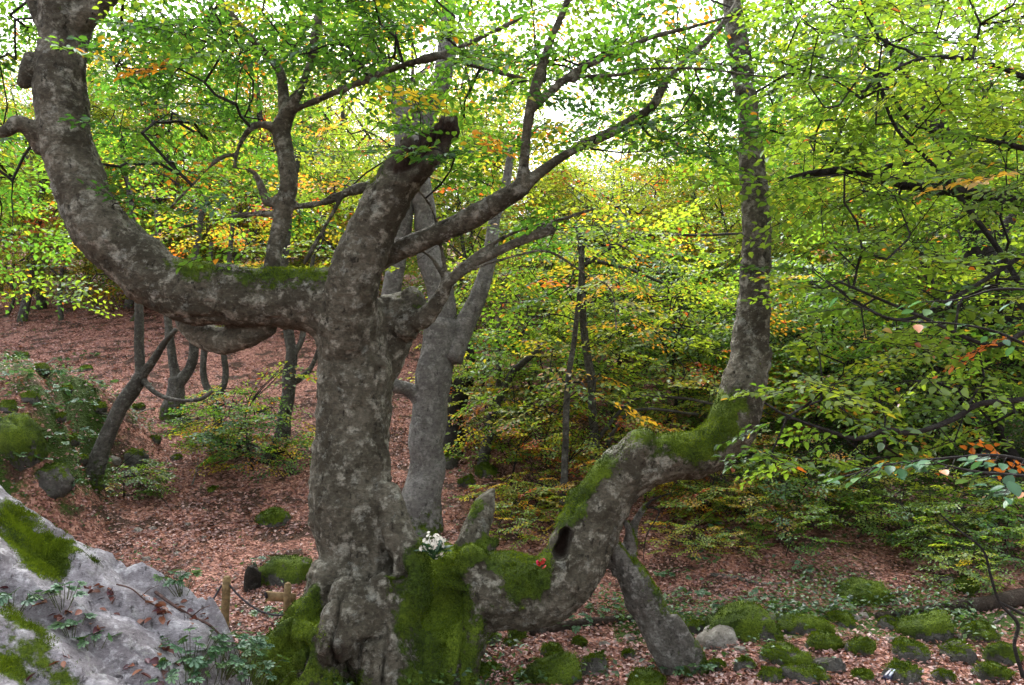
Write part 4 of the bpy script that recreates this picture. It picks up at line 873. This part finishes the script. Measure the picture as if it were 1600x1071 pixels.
# single leaves lying on the outcrop
def one_leaf(name, L, col, mat, curl=.12, fine=True):
    t = np.array([0, .18, .4, .65, .86, 1]); w = np.array([.0, .30, .46, .42, .22, .0]) * .66
    c = np.stack([t, 0 * t, -.10 * t * t], -1); l = np.stack([t, w, curl * w * 2 - .10 * t * t + .015 * np.sin(t * 25)], -1); q = l * np.array([1, -1, 1])
    V = np.vstack([c, l, q]) * L; F_ = [];
    for i in range(5): F_ += [[i, i + 1, 7 + i, 6 + i], [i, 12 + i, 13 + i, i + 1]]
    cc = np.tile(np.array(col), (len(V), 1)); cc[:6] *= 1.18
    return mesh(name, V, np.array(F_), mat, {'col': cc}, False)
DRY = [one_leaf('fallen_leaf', 1, c, M_LITTER, k) for c, k in (((.22, .070, .035), .25), ((.13, .040, .026), .45), ((.27, .10, .045), .2), ((.10, .030, .034), .35), ((.26, .12, .07), .3))]
r_ = np.random.default_rng(6)
spots = [(x + r_.normal(0, 9), y + r_.normal(0, 7)) for x, y, k in [(155, 925, 9), (170, 935, 10), (245, 955, 12), (262, 962, 10), (235, 945, 7), (300, 960, 8), (60, 950, 5), (90, 965, 6), (140, 985, 4), (250, 1045, 8), (318, 978, 3), (65, 935, 2), (100, 955, 4), (108, 980, 2), (125, 1010, 1), (85, 1022, 2), (50, 1062, 2), (95, 1030, 3), (265, 1015, 5), (245, 1032, 5), (225, 1055, 6), (260, 1060, 5), (205, 1050, 4), (215, 965, 2), (172, 964, 2), (20, 920, 2), (5, 985, 1)] for _ in range(k)]
for i, (x, y) in enumerate(spots):
    q = on_outcrop(x, y); o = obj('fallen_leaf', DRY[i % 5]); o.location = q + np.array([0, 0, .012]); sc = r_.uniform(.036, .058); o.scale = (sc, sc, sc)
    o.rotation_euler = (r_.normal(0, .4), r_.normal(.1, .35), r_.uniform(0, 6.28)); tag(o, 'single curled brown leaf lying on the pale outcrop', 'leaf', 'brown leaves lying on the pale outcrop')
def stick(name, label, px, rpx, fn, seed, mat, group=None, lift=.015):
    q = np.array([fn(*a) for a in px]); q[:, 2] += lift; c = catmull(q, 5); bag = Bag(); bag.tube(c, np.linspace(rpx[0], rpx[1], len(c)), 7, .3, seed)
    k = len(c) // 2; d = c[k] + np.array([.10, -.02, .06]); bag.tube(np.vstack([c[k], (c[k] + d) / 2 + [0, 0, .01], d]), [rpx[1] * .8, rpx[1] * .6, rpx[1] * .4], 5)
    o = obj(name, bag.mesh(name, mat)); return tag(o, label, 'stick', group)
M_STICK = simple('dead_stick', (.075, .045, .038), .85, .4, 40)
stick('fallen_stick', 'thin reddish brown stick lying across the pale outcrop', [(243, 930), (270, 950), (300, 968), (325, 980), (345, 998)], (.010, .005), on_outcrop, 3, M_STICK)
stick('fallen_stick', 'thin dark twig lying near the mossy ledge of the outcrop', [(182, 918), (205, 925), (230, 945), (255, 955)], (.005, .003), on_outcrop, 4, M_STICK)

# leafy herbs on and by the outcrop
def herb_leaf():
    V = []; T = []
    for a in (-1.25, -.6, 0, .6, 1.25):                       # deeply cut palmate leaf
        for t, w, o in ((0, .05, 0), (.55, .20, 0), (.80, .16, 0)):
            pass
        n0 = len(V); ca, sa = math.cos(a), math.sin(a); L = 1.0 - .22 * abs(a)
        for x, y in ((0, 0), (.35, .07), (.55, .24), (.66, .12), (.82, .17), (1.0, 0), (.82, -.17), (.66, -.12), (.55, -.24), (.35, -.07)):
            x *= L; V.append((x * ca - y * sa, x * sa + y * ca, .10 * x - .22 * x * x + .04 * abs(y)))
        T += [[n0, n0 + i, n0 + i + 1] for i in range(1, 9)]
    V = np.array(V); c = np.tile(np.array((.085, .200, .075)), (len(V), 1)); return mesh('herb_leaf', V, np.array(T), M_HERB, {'col': c})
HL = [herb_leaf()]
for col in ((.060, .150, .050), (.11, .22, .075), (.08, .165, .03)):
    m2 = HL[0].copy(); a = m2.attributes['col']; a.data.foreach_set('color', np.tile(np.array((*col, 1), np.float32), len(m2.vertices))); HL.append(m2)
M_STEM = simple('herb_stem', (.06, .07, .025), .7, .3, 30)
def herb(px, py, fn, R, n, seed, label, group, ls=.05, hmin=.04):
    r = np.random.default_rng(seed); b = fn(px, py); root = thing('herb_plant', b, label, 'herb', group); p0 = []; p1 = []; 
    for i in range(n):
        a = r.uniform(0, 6.28); d = R * math.sqrt(r.random()); h = hmin + r.uniform(.3, 1.0) * R * .75 * (1 - .5 * d / R)
        q = b + np.array([math.cos(a) * d, math.sin(a) * d, h]); p0.append(b + np.array([math.cos(a) * d * .3, math.sin(a) * d * .3, -.03])); p1.append(q)
        o = obj('leaf', HL[i % 4]); o.parent = root; o.location = q - b; sc = ls * r.uniform(.7, 1.25); o.scale = (sc, sc, sc); o.rotation_euler = (r.normal(0, .3), r.normal(.15, .3), a + r.normal(0, .6))
    V, Q = prisms(np.array(p0), np.array(p1), np.full(n, .0022), np.full(n, .0016)); obj('stems', mesh('stems', V, Q, M_STEM), root)
G_H = 'ferny green herbs at the foot of the outcrop'
for i, (x, y, R, n) in enumerate([(300, 1035, .20, 34), (345, 1050, .22, 38), (385, 1062, .20, 32), (325, 1075, .2, 26), (370, 1030, .16, 26), (290, 1070, .16, 22), (400, 1080, .2, 20)]):
    herb(x, y, on_outcrop, R, n, 500 + i, 'dense ferny green herb growing at the foot of the pale outcrop', G_H)
for i, (x, y, R, n, lb) in enumerate([(100, 945, .10, 14, 'small blue-green herb rooted in a crack of the pale outcrop'), (115, 990, .08, 10, 'tiny herb under a ledge in the middle of the outcrop'), (145, 1020, .08, 10, 'low herb sprouting among dead leaves near the outcrop base'), (285, 922, .14, 16, 'feathery herb standing up behind the outcrop crest'), (20, 955, .08, 10, 'little herb beside a broken twig on mossy rock')]):
    herb(x, y, on_outcrop, R, n, 520 + i, lb, None)
for i, (x, y, R, n) in enumerate([(1060, 905, .20, 16), (1100, 880, .2, 16), (1085, 940, .22, 18), (1015, 905, .16, 12), (1130, 835, .25, 16), (1060, 830, .2, 14), (1240, 895, .2, 16), (1190, 945, .25, 20), (1240, 965, .25, 20), (1140, 955, .2, 16), (1300, 965, .22, 18), (1020, 955, .22, 18), (950, 965, .25, 20), (905, 985, .2, 16), (1045, 1050, .16, 14), (1090, 1062, .16, 14), (1075, 1035, .14, 12), (430, 965, .2, 16), (460, 985, .2, 18), (425, 905, .2, 14), (405, 890, .2, 12)]):
    herb(x, y, on_ground, R, n, 540 + i, 'low green herb tuft growing through the brown leaf carpet', 'herb tufts on the leaf floor', .07, .03)

for i, (x, y, R, n) in enumerate([(25, 600, .3, 20), (70, 590, .3, 22), (110, 640, .3, 22), (60, 650, .3, 20), (95, 700, .28, 20), (130, 690, .28, 20), (150, 610, .3, 22), (135, 560, .3, 20), (20, 560, .3, 20), (100, 570, .3, 20), (45, 725, .28, 20), (120, 765, .25, 18), (160, 660, .25, 18), (80, 620, .3, 20), (140, 730, .25, 18)]):
    herb(x, y, on_ground, R, n, 570 + i, 'dark leafy herb clump growing on the steep mossy bank', 'herb clumps on the steep bank', .085, .03)
# ------------------------------------------------------------------ posts, rope, board
M_POST = simple('weathered_post', (.15, .105, .050), .85, .35, 26); M_ROPE = simple('dark_rope', (.035, .030, .034), .9, .4, 90)
M_BOARD = simple('pine_board', (.17, .115, .055), .8, .3, 22)
def post(px, py_top, py_base, w, label):
    b = on_ground(px, py_base); Y = b[1]; top = P(px, py_top, Y); r = w * Y / F / 2; z0, z1 = b[2] - .15, top[2]
    root = thing('fence_post', b, label, 'post', 'rope fence posts'); bag = Bag(); c = np.stack([np.full(6, b[0]) + np.linspace(0, .01, 6), np.full(6, Y), np.linspace(z0, z1, 6)], -1)
    V, Q, T = tube(c, np.full(6, r) * np.array([1.04, 1, 1.01, .99, 1, .97]), 16, .05, 3); V[-1, 2] = z1 + .012; bag.add(V, Q, T); obj('stake', bag.mesh('stake', M_POST), root)
    V, Q, T = tube(np.array([[b[0], Y, z1 - .004], [b[0], Y, z1 + .016]]) + [.01, 0, 0], [r * .93, r * .75], 16); obj('post_cap', mesh('post_cap', V, [Q, T], M_STICK if 'first' in label else M_POST), root); return b, Y, z1, r
b1, Y1, z1, r1 = post(350, 904, 985, 12.5, 'round wooden fence post with dark top beside the pale outcrop')
b2, Y2, z2, r2 = post(446, 914, 996, 11.0, 'round wooden fence post with a board fixed to it, beside the mossy root')
def rope(a, b, sag, label):
    t = np.linspace(0, 1, 26)[:, None]; c = a * (1 - t) + b * t; c[:, 2] -= sag * 4 * (t * (1 - t))[:, 0]
    V, Q, T = tube(c, np.full(26, .011), 8); ang = 0
    o = obj('fence_rope', mesh('fence_rope', V, [Q, T], M_ROPE, None, True)); return tag(o, label, 'rope', None)
a = np.array([b1[0] + r1, Y1 - .01, P(350, 914, Y1)[2]]); e = np.array([b2[0] - r2 * .2, Y2 - r2, P(446, 960, Y2)[2]])
rope(a, e, .09, 'dark rope sagging between the two wooden fence posts')
rope(P(290, 985, Y1 - .5), np.array([b1[0] - r1 * .9, Y1 - r1 * .5, P(350, 915, Y1)[2]]), .05, 'dark rope running down from the dark-topped fence post behind the outcrop')
def box(c, d, rz, ry=0):
    V = np.array([[x, y, z] for x in (-.5, .5) for y in (-.5, .5) for z in (-.5, .5)]) * d; V[:, 2] += V[:, 0] * math.tan(ry)
    R = np.array([[math.cos(rz), -math.sin(rz), 0], [math.sin(rz), math.cos(rz), 0], [0, 0, 1]]); V = V @ R.T + c
    return V, np.array([[0, 1, 3, 2], [4, 6, 7, 5], [0, 4, 5, 1], [2, 3, 7, 6], [0, 2, 6, 4], [1, 5, 7, 3]])
c = P(438, 934, Y2); c[1] = Y2 + r2 * .6; V, Q = box(c, np.array([.30, .028, .088]), .08, -.10)
bd = obj('wooden_board', mesh('wooden_board', V, Q, M_BOARD)); tag(bd, 'short light wooden board fixed across the post by the mossy root', 'board')
V, Q, T = tube(np.array([c + [-.15, -.04, .055], c + [-.143, -.03, .02], c + [-.135, -.025, -.005]]), [.012, .016, .010], 7); obj('rope_end', mesh('rope_end', V, [Q, T], M_ROPE), bd)

# ------------------------------------------------------------------ dead wood
def build_stump():
    b = on_ground(394, 922); Y = b[1]; root = thing('tree_stump', b, 'dark rotten stump beside the moss-topped boulder', 'stump'); bag = Bag(); z = np.linspace(-.12, .24, 7)
    c = np.stack([b[0] + 0 * z, Y + 0 * z, b[2] + z], -1); V, Q, T = tube(c, np.array([.15, .12, .105, .10, .10, .10, .09]), 22, .35, 8); k = V[:, 2] > b[2] + .15; V[k, 2] += .05 * vnoise(V[k] * 20, 3)
    bag.add(V, Q, T); obj('wood', bag.mesh('wood', M_STUMP, True, {'moss': .35 * fbm(V * 6, 4, 3)}), root)
M_STUMP = bark_mat('rotten_wood', (.012, .010, .008), (.030, .024, .018), (.06, .05, .04), .4, True, 1.5)
build_stump()
def build_prop():
    b = on_ground(1066, 1048); Y = b[1]; root = thing('leaning_dead_trunk', b, 'leaning lichen-grey dead trunk propped under the low mossy limb', 'dead tree'); skel = Bag()
    for t in [[(1080, 1085, 46, -.05), (1062, 1040, 34, 0), (1040, 995, 30, 0), (1012, 950, 28, 0), (990, 905, 24, 0), (972, 872, 18, 0), (955, 852, 11, 0), (944, 838, 8, 0)], [(985, 880, 12, 0), (984, 850, 10, 0), (982, 826, 6, -.05), (976, 815, 4, -.05)], [(986, 848, 9, .02), (992, 820, 7, .05), (1002, 800, 5, .1), (1012, 785, 3, .15)], [(1095, 1060, 20, -.1), (1070, 1000, 16, -.12), (1050, 962, 10, -.1)], [(966, 895, 10, 0), (955, 880, 8, 0), (940, 885, 8, .02)]]:
        p, r = trace([(x, y, h, Y + o) for x, y, h, o in t], 7); skel.tube(p, r * (1 + .12 * vnoise(p * 6, 3)), 14)
    tmp = obj('tmp', skel.mesh('tmp', None)); md = tmp.modifiers.new('r', 'REMESH'); md.mode = 'VOXEL'; md.voxel_size = .014; sm = tmp.modifiers.new('s', 'SMOOTH'); sm.iterations = 3
    me = bpy.data.meshes.new_from_object(tmp.evaluated_get(bpy.context.evaluated_depsgraph_get())); bpy.data.objects.remove(tmp); n = len(me.vertices)
    V = np.zeros(n * 3, np.float32); me.vertices.foreach_get('co', V); V = V.reshape(-1, 3).astype(float); NR = np.zeros(n * 3, np.float32); me.vertices.foreach_get('normal', NR); NR = NR.reshape(-1, 3).astype(float)
    Fq = np.zeros(len(me.polygons) * 4, np.int32); me.polygons.foreach_get('vertices', Fq); V = V + NR * (.02 * fbm(V * 7, 4, 4) + .012 * vnoise(V * np.array([22, 22, 5]), 6))[:, None]
    moss = .05 + .40 * NR[:, 2] + .35 * NR[:, 0] + .4 * fbm(V * 4, 5, 3) + .5 * sstep(.45, 0, V[:, 2])
    obj('trunk', mesh('trunk', V, Fq.reshape(-1, 4), M_PROP, {'moss': moss}, True), root); r = np.random.default_rng(8); w = np.clip(moss + .6 * fbm(V * 9, 3, 3) - .4, 0, .5) + 1e-9; k = r.choice(n, 9000, p=w / w.sum()); fuzz('moss', root, V[k], NR[k], r)
    a = P(1008, 792, Y + .12); c = catmull(np.vstack([a, P(1030, 800, Y), P(1010, 838, Y - .1), P(1005, 875, Y - .15)]), 6); c2 = catmull(np.vstack([a, P(1022, 780, Y + .1), P(1050, 770, Y + .1)]), 6); bg = Bag(); bg.tube(c, np.linspace(.009, .003, len(c)), 6); bg.tube(c2, np.linspace(.014, .005, len(c2)), 6); obj('twig', bg.mesh('twig', M_DARK), root)
M_PROP = bark_mat('lichened_dead_bark', (.075, .068, .056), (.155, .145, .125), (.29, .28, .25), .85, True, 1.3)
build_prop()
def log(name, label, rows, seed, mat, flat=False):
    q = np.array([on_ground(x, y) for x, y, h in rows]); rad = np.array([h for _, _, h in rows]) * q[:, 1] / F; q[:, 2] += rad * .5; c = catmull(np.column_stack([q, rad]), 6); p = c[:, :3]; p[:, 2] = np.convolve(np.pad(p[:, 2], 3, mode='edge'), np.ones(7) / 7, 'valid')
    V, Q, T = tube(p, c[:, 3], 14, .3, seed); o = obj(name, mesh(name, V, [Q, T], mat, {'moss': .25 * fbm(V * 4, seed, 3) + .1}, True)); return tag(o, label, 'log')
M_LOG = bark_mat('brown_log_bark', (.030, .022, .017), (.065, .046, .034), (.11, .085, .065), .5, True, 1.4)
log('fallen_log', 'long brown fallen log lying along the edge of the leaf floor', [(1372, 968, 6), (1430, 963, 9), (1490, 958, 11), (1550, 950, 13), (1600, 942, 14), (1680, 930, 15)], 5, M_LOG)
log('fallen_log', 'thin dark log lying behind the foot of the leaning dead trunk', [(830, 992, 8), (880, 984, 8), (930, 976, 7), (985, 970, 6), (1040, 966, 4)], 6, M_LOG)
log('fallen_branch', 'grey fallen bough lying on the leaves below the far saplings', [(1110, 900, 3), (1150, 905, 4), (1190, 915, 3), (1230, 912, 2)], 7, M_PROP)
for i, (px, lb) in enumerate([([(1490, 985), (1500, 1000), (1496, 1020)], 'pale forked dry stick poking out by the herb-covered boulder'), ([(150, 645), (190, 652), (240, 640), (272, 650)], 'thin grey fallen branch lying behind the leaning sapling'), ([(300, 760), (306, 740), (310, 715)], 'straight pale dead stalk on the slope below the shrub'), ([(240, 768), (258, 785), (268, 800)], 'short brown stick lying below the round shrub'), ([(55, 580), (85, 562), (105, 548), (120, 540)], 'grey dead branch lying over the top of the bank'), ([(1580, 955), (1540, 985), (1500, 1000)], 'curved grey dead twig lying in front of the fallen log')]):
    stick('dead_branch', lb, px, (.018, .008), on_ground, 20 + i, M_PROP if 'grey' in lb or 'pale' in lb else M_STICK)

# ------------------------------------------------------------------ offerings at the old tree, litter
M_WHITE = simple('white_petal', (.62, .58, .50), .6, .2, 60); M_RED = simple('red_petal', (.42, .010, .045), .5, .3, 60); M_RED2 = simple('red_petal_deep', (.30, .014, .008), .5, .3, 60); M_FLEAF = simple('bouquet_leaf', (.030, .075, .030), .5, .3, 40)
def blossom(centre, nrm, R, mat, name, n=6):
    nrm = unit(np.asarray(nrm, float)); a = unit(np.cross(nrm, [.3, .2, .9])); b = np.cross(nrm, a); V = [centre + nrm * R * .1]; T = []
    for k in range(n):
        w = 2 * math.pi * k / n; d = a * math.cos(w) + b * math.sin(w); e = np.cross(nrm, d); i = len(V)
        V += [centre + d * R * .5 + e * R * .36 + nrm * R * .35, centre + d * R + nrm * R * .22, centre + d * R * .5 - e * R * .36 + nrm * R * .35]; T += [[0, i + 2, i + 1], [0, i + 1, i]]
    return mesh(name, np.array(V), np.array(T), mat)
def bouquet(px, py, Y, R, n, seed, mat, label, fl=.020, nleaf=8, mat2=None):
    r = np.random.default_rng(seed); c = P(px, py, Y); root = thing('flower_bouquet', c - [0, 0, R * .9], label, 'flowers'); p0 = []; p1 = []
    for i in range(n):
        d = unit(r.normal(0, 1, 3) * np.array([1, .7, .8]) + np.array([0, -.35, .35])); q = c + d * R * r.uniform(.5, 1); obj('blossom', blossom(q, d + r.normal(0, .2, 3), fl * r.uniform(.8, 1.3), mat2 if (mat2 and i % 3 == 0) else mat, 'blossom'), root); p0.append(c - [0, 0, R * .95]); p1.append(q)
    V, Q = prisms(np.array(p0), np.array(p1), np.full(n, .003), np.full(n, .002)); obj('stems', mesh('stems', V, Q, M_FLEAF), root)
    for i in range(nleaf):
        a = r.uniform(0, 6.28); o = obj('leaf', one_leaf('leaf', R * 1.3, (.025, .07, .03), M_HERB), root); o.matrix_parent_inverse.identity(); o.location = (math.cos(a) * .02, math.sin(a) * .02, R * .4); o.rotation_euler = (0, r.uniform(-.9, -.2), a)
bouquet(678, 852, 7.02, .125, 46, 61, M_WHITE, 'bunch of cream white flowers laid in the crook of the gnarled tree')
bouquet(846, 880, 6.92, .045, 8, 62, M_RED, 'small red flowers tucked against the mossy low limb', .022, 3, M_RED2)
def odd():
    b = on_ground(1392, 1066); Y = b[1]; root = thing('bottle', b, 'small dark blue bottle with pale stripe lying by mossy stones', 'bottle'); a = P(1384, 1062, Y - .02); e = P(1402, 1042, Y + .06); t = np.linspace(0, 1, 9)[:, None]; c = a * (1 - t) + e * t
    V, Q, T = tube(c, np.array([.030, .034, .034, .034, .034, .030, .016, .013, .013]), 14); obj('body', mesh('body', V, [Q, T], simple('dark_blue_plastic', (.012, .014, .040), .35, .2, 30, .0, .5), None, True), root)
    m = (a + e) / 2 + [-.012, -.036, .012]; d = unit(e - a); V, Q, T = tube(np.array([m - d * .04, m, m + d * .045]), [.007, .010, .006], 8); obj('stripe', mesh('stripe', V, [Q, T], simple('pale_print', (.55, .62, .70), .4, .1, 30, .0), None, True), root)
    V, Q, T = tube(np.array([c[-1], c[-1] + d * .025]), [.017, .017], 12); obj('cap', mesh('cap', V, [Q, T], M_STICK), root)
odd()

# ------------------------------------------------------------------ near twigs of a young beech at the camera's right
NEAR = [one_leaf('leaf', 1, c, M_NEAR, k) for M_NEAR in [leaf_mat('near_leaf', .35, .03, .0)] for c, k in (((.050, .135, .050), .12), ((.065, .155, .060), .2), ((.042, .110, .040), .08), ((.09, .17, .045), .15))]
NEAR.append(one_leaf('leaf', 1, (.40, .17, .07), M_LITTER, .2))
def near_twigs():
    fx, fy = 2.85, 3.1; fz = float(ground_z(fx, fy)); root = thing('young_beech', (fx, fy, fz), 'young beech out of view whose big blue-green leaves reach in', 'sapling'); bag = Bag()
    stem = catmull(np.array([[fx, fy, fz - .15], [fx + .05, fy, 1.0], [fx - .05, fy + .05, 2.0], [fx - .05, fy, 3.0]]), 6); bag.tube(stem, np.linspace(.03, .012, len(stem)), 8, .2, 3); r = np.random.default_rng(71); leaves = []
    def br(rows, at, side, lw, every=1):
        p, rd = trace(rows, 6); link = catmull(np.vstack([stem[at], stem[at] * .5 + p[0] * .5 + [0, 0, .08], p[0]]), 5); bag.tube(np.vstack([link[:-1], p]), np.linspace(.010, .0022, len(link) - 1 + len(p)), 6, .15, 4); side_n = 0
        for i in range(2, len(p) - 1):
            t = unit(p[i + 1] - p[i])
            for s_ in (1, -1):
                if r.random() < side: 
                    e = p[i] + (t * .06 + np.cross([0, 0, 1], t) * s_ * .07 + [0, 0, r.normal(-.015, .02)]); bag.tube(np.vstack([p[i], e]), [.0022, .0012], 5); leaves.append((e, t * .5 + np.cross([0, 0, 1], t) * s_ * .8, lw))
        leaves.append((p[-1], unit(p[-1] - p[-2]), lw))
    br([(1640, 748, 3, 3.1), (1580, 742, 2.5, 3.1), (1530, 738, 2.4, 3.1), (1480, 728, 2, 3.1), (1455, 720, 1.5, 3.1)], 10, .28, .070)
    br([(1640, 730, 3, 3.3), (1560, 712, 2.5, 3.3), (1480, 716, 2.2, 3.3), (1420, 722, 2, 3.3), (1370, 730, 1.6, 3.3), (1320, 745, 1.2, 3.3)], 10, .62, .070)
    br([(1640, 790, 3, 3.0), (1600, 770, 2, 3.0), (1570, 760, 1.5, 3.0)], 9, .5, .070)
    br([(1640, 455, 3, 3.6), (1560, 452, 2.4, 3.6), (1500, 468, 2, 3.6), (1440, 472, 1.6, 3.6)], 15, .22, .065)
    br([(1640, 560, 3, 3.8), (1560, 520, 2.4, 3.8), (1480, 505, 2, 3.8), (1400, 500, 1.6, 3.8), (1310, 465, 1, 3.8)], 14, .20, .065)
    obj('stem', bag.mesh('stem', M_DARK), root)
    for i, (q, d, L) in enumerate(leaves):
        o = obj('leaf', NEAR[4 if i % 23 == 9 else int(r.integers(0, 4))]); o.parent = root; o.location = q - np.array([fx, fy, fz]); sc = L * r.uniform(.75, 1.15); o.scale = (sc, sc, sc); o.rotation_euler = (r.normal(.0, .35), r.normal(.25, .25), math.atan2(d[1], d[0]) + r.normal(0, .3))
near_twigs()
traced_tree('dead_sapling', 'thin dark bare stem bending up in front of the fallen log', [
    [(1600, 1062, 3.4), (1585, 1010, 2.6), (1590, 975, 2.6), (1562, 942, 2.2), (1548, 900, 2), (1536, 860, 1.6), (1500, 830, 1.3), (1470, 805, 1)], [(1562, 942, 2), (1610, 965, 2.4), (1650, 975, 2.6)]], (1600, 1066), [], 601, M_DARK, cat='sapling')
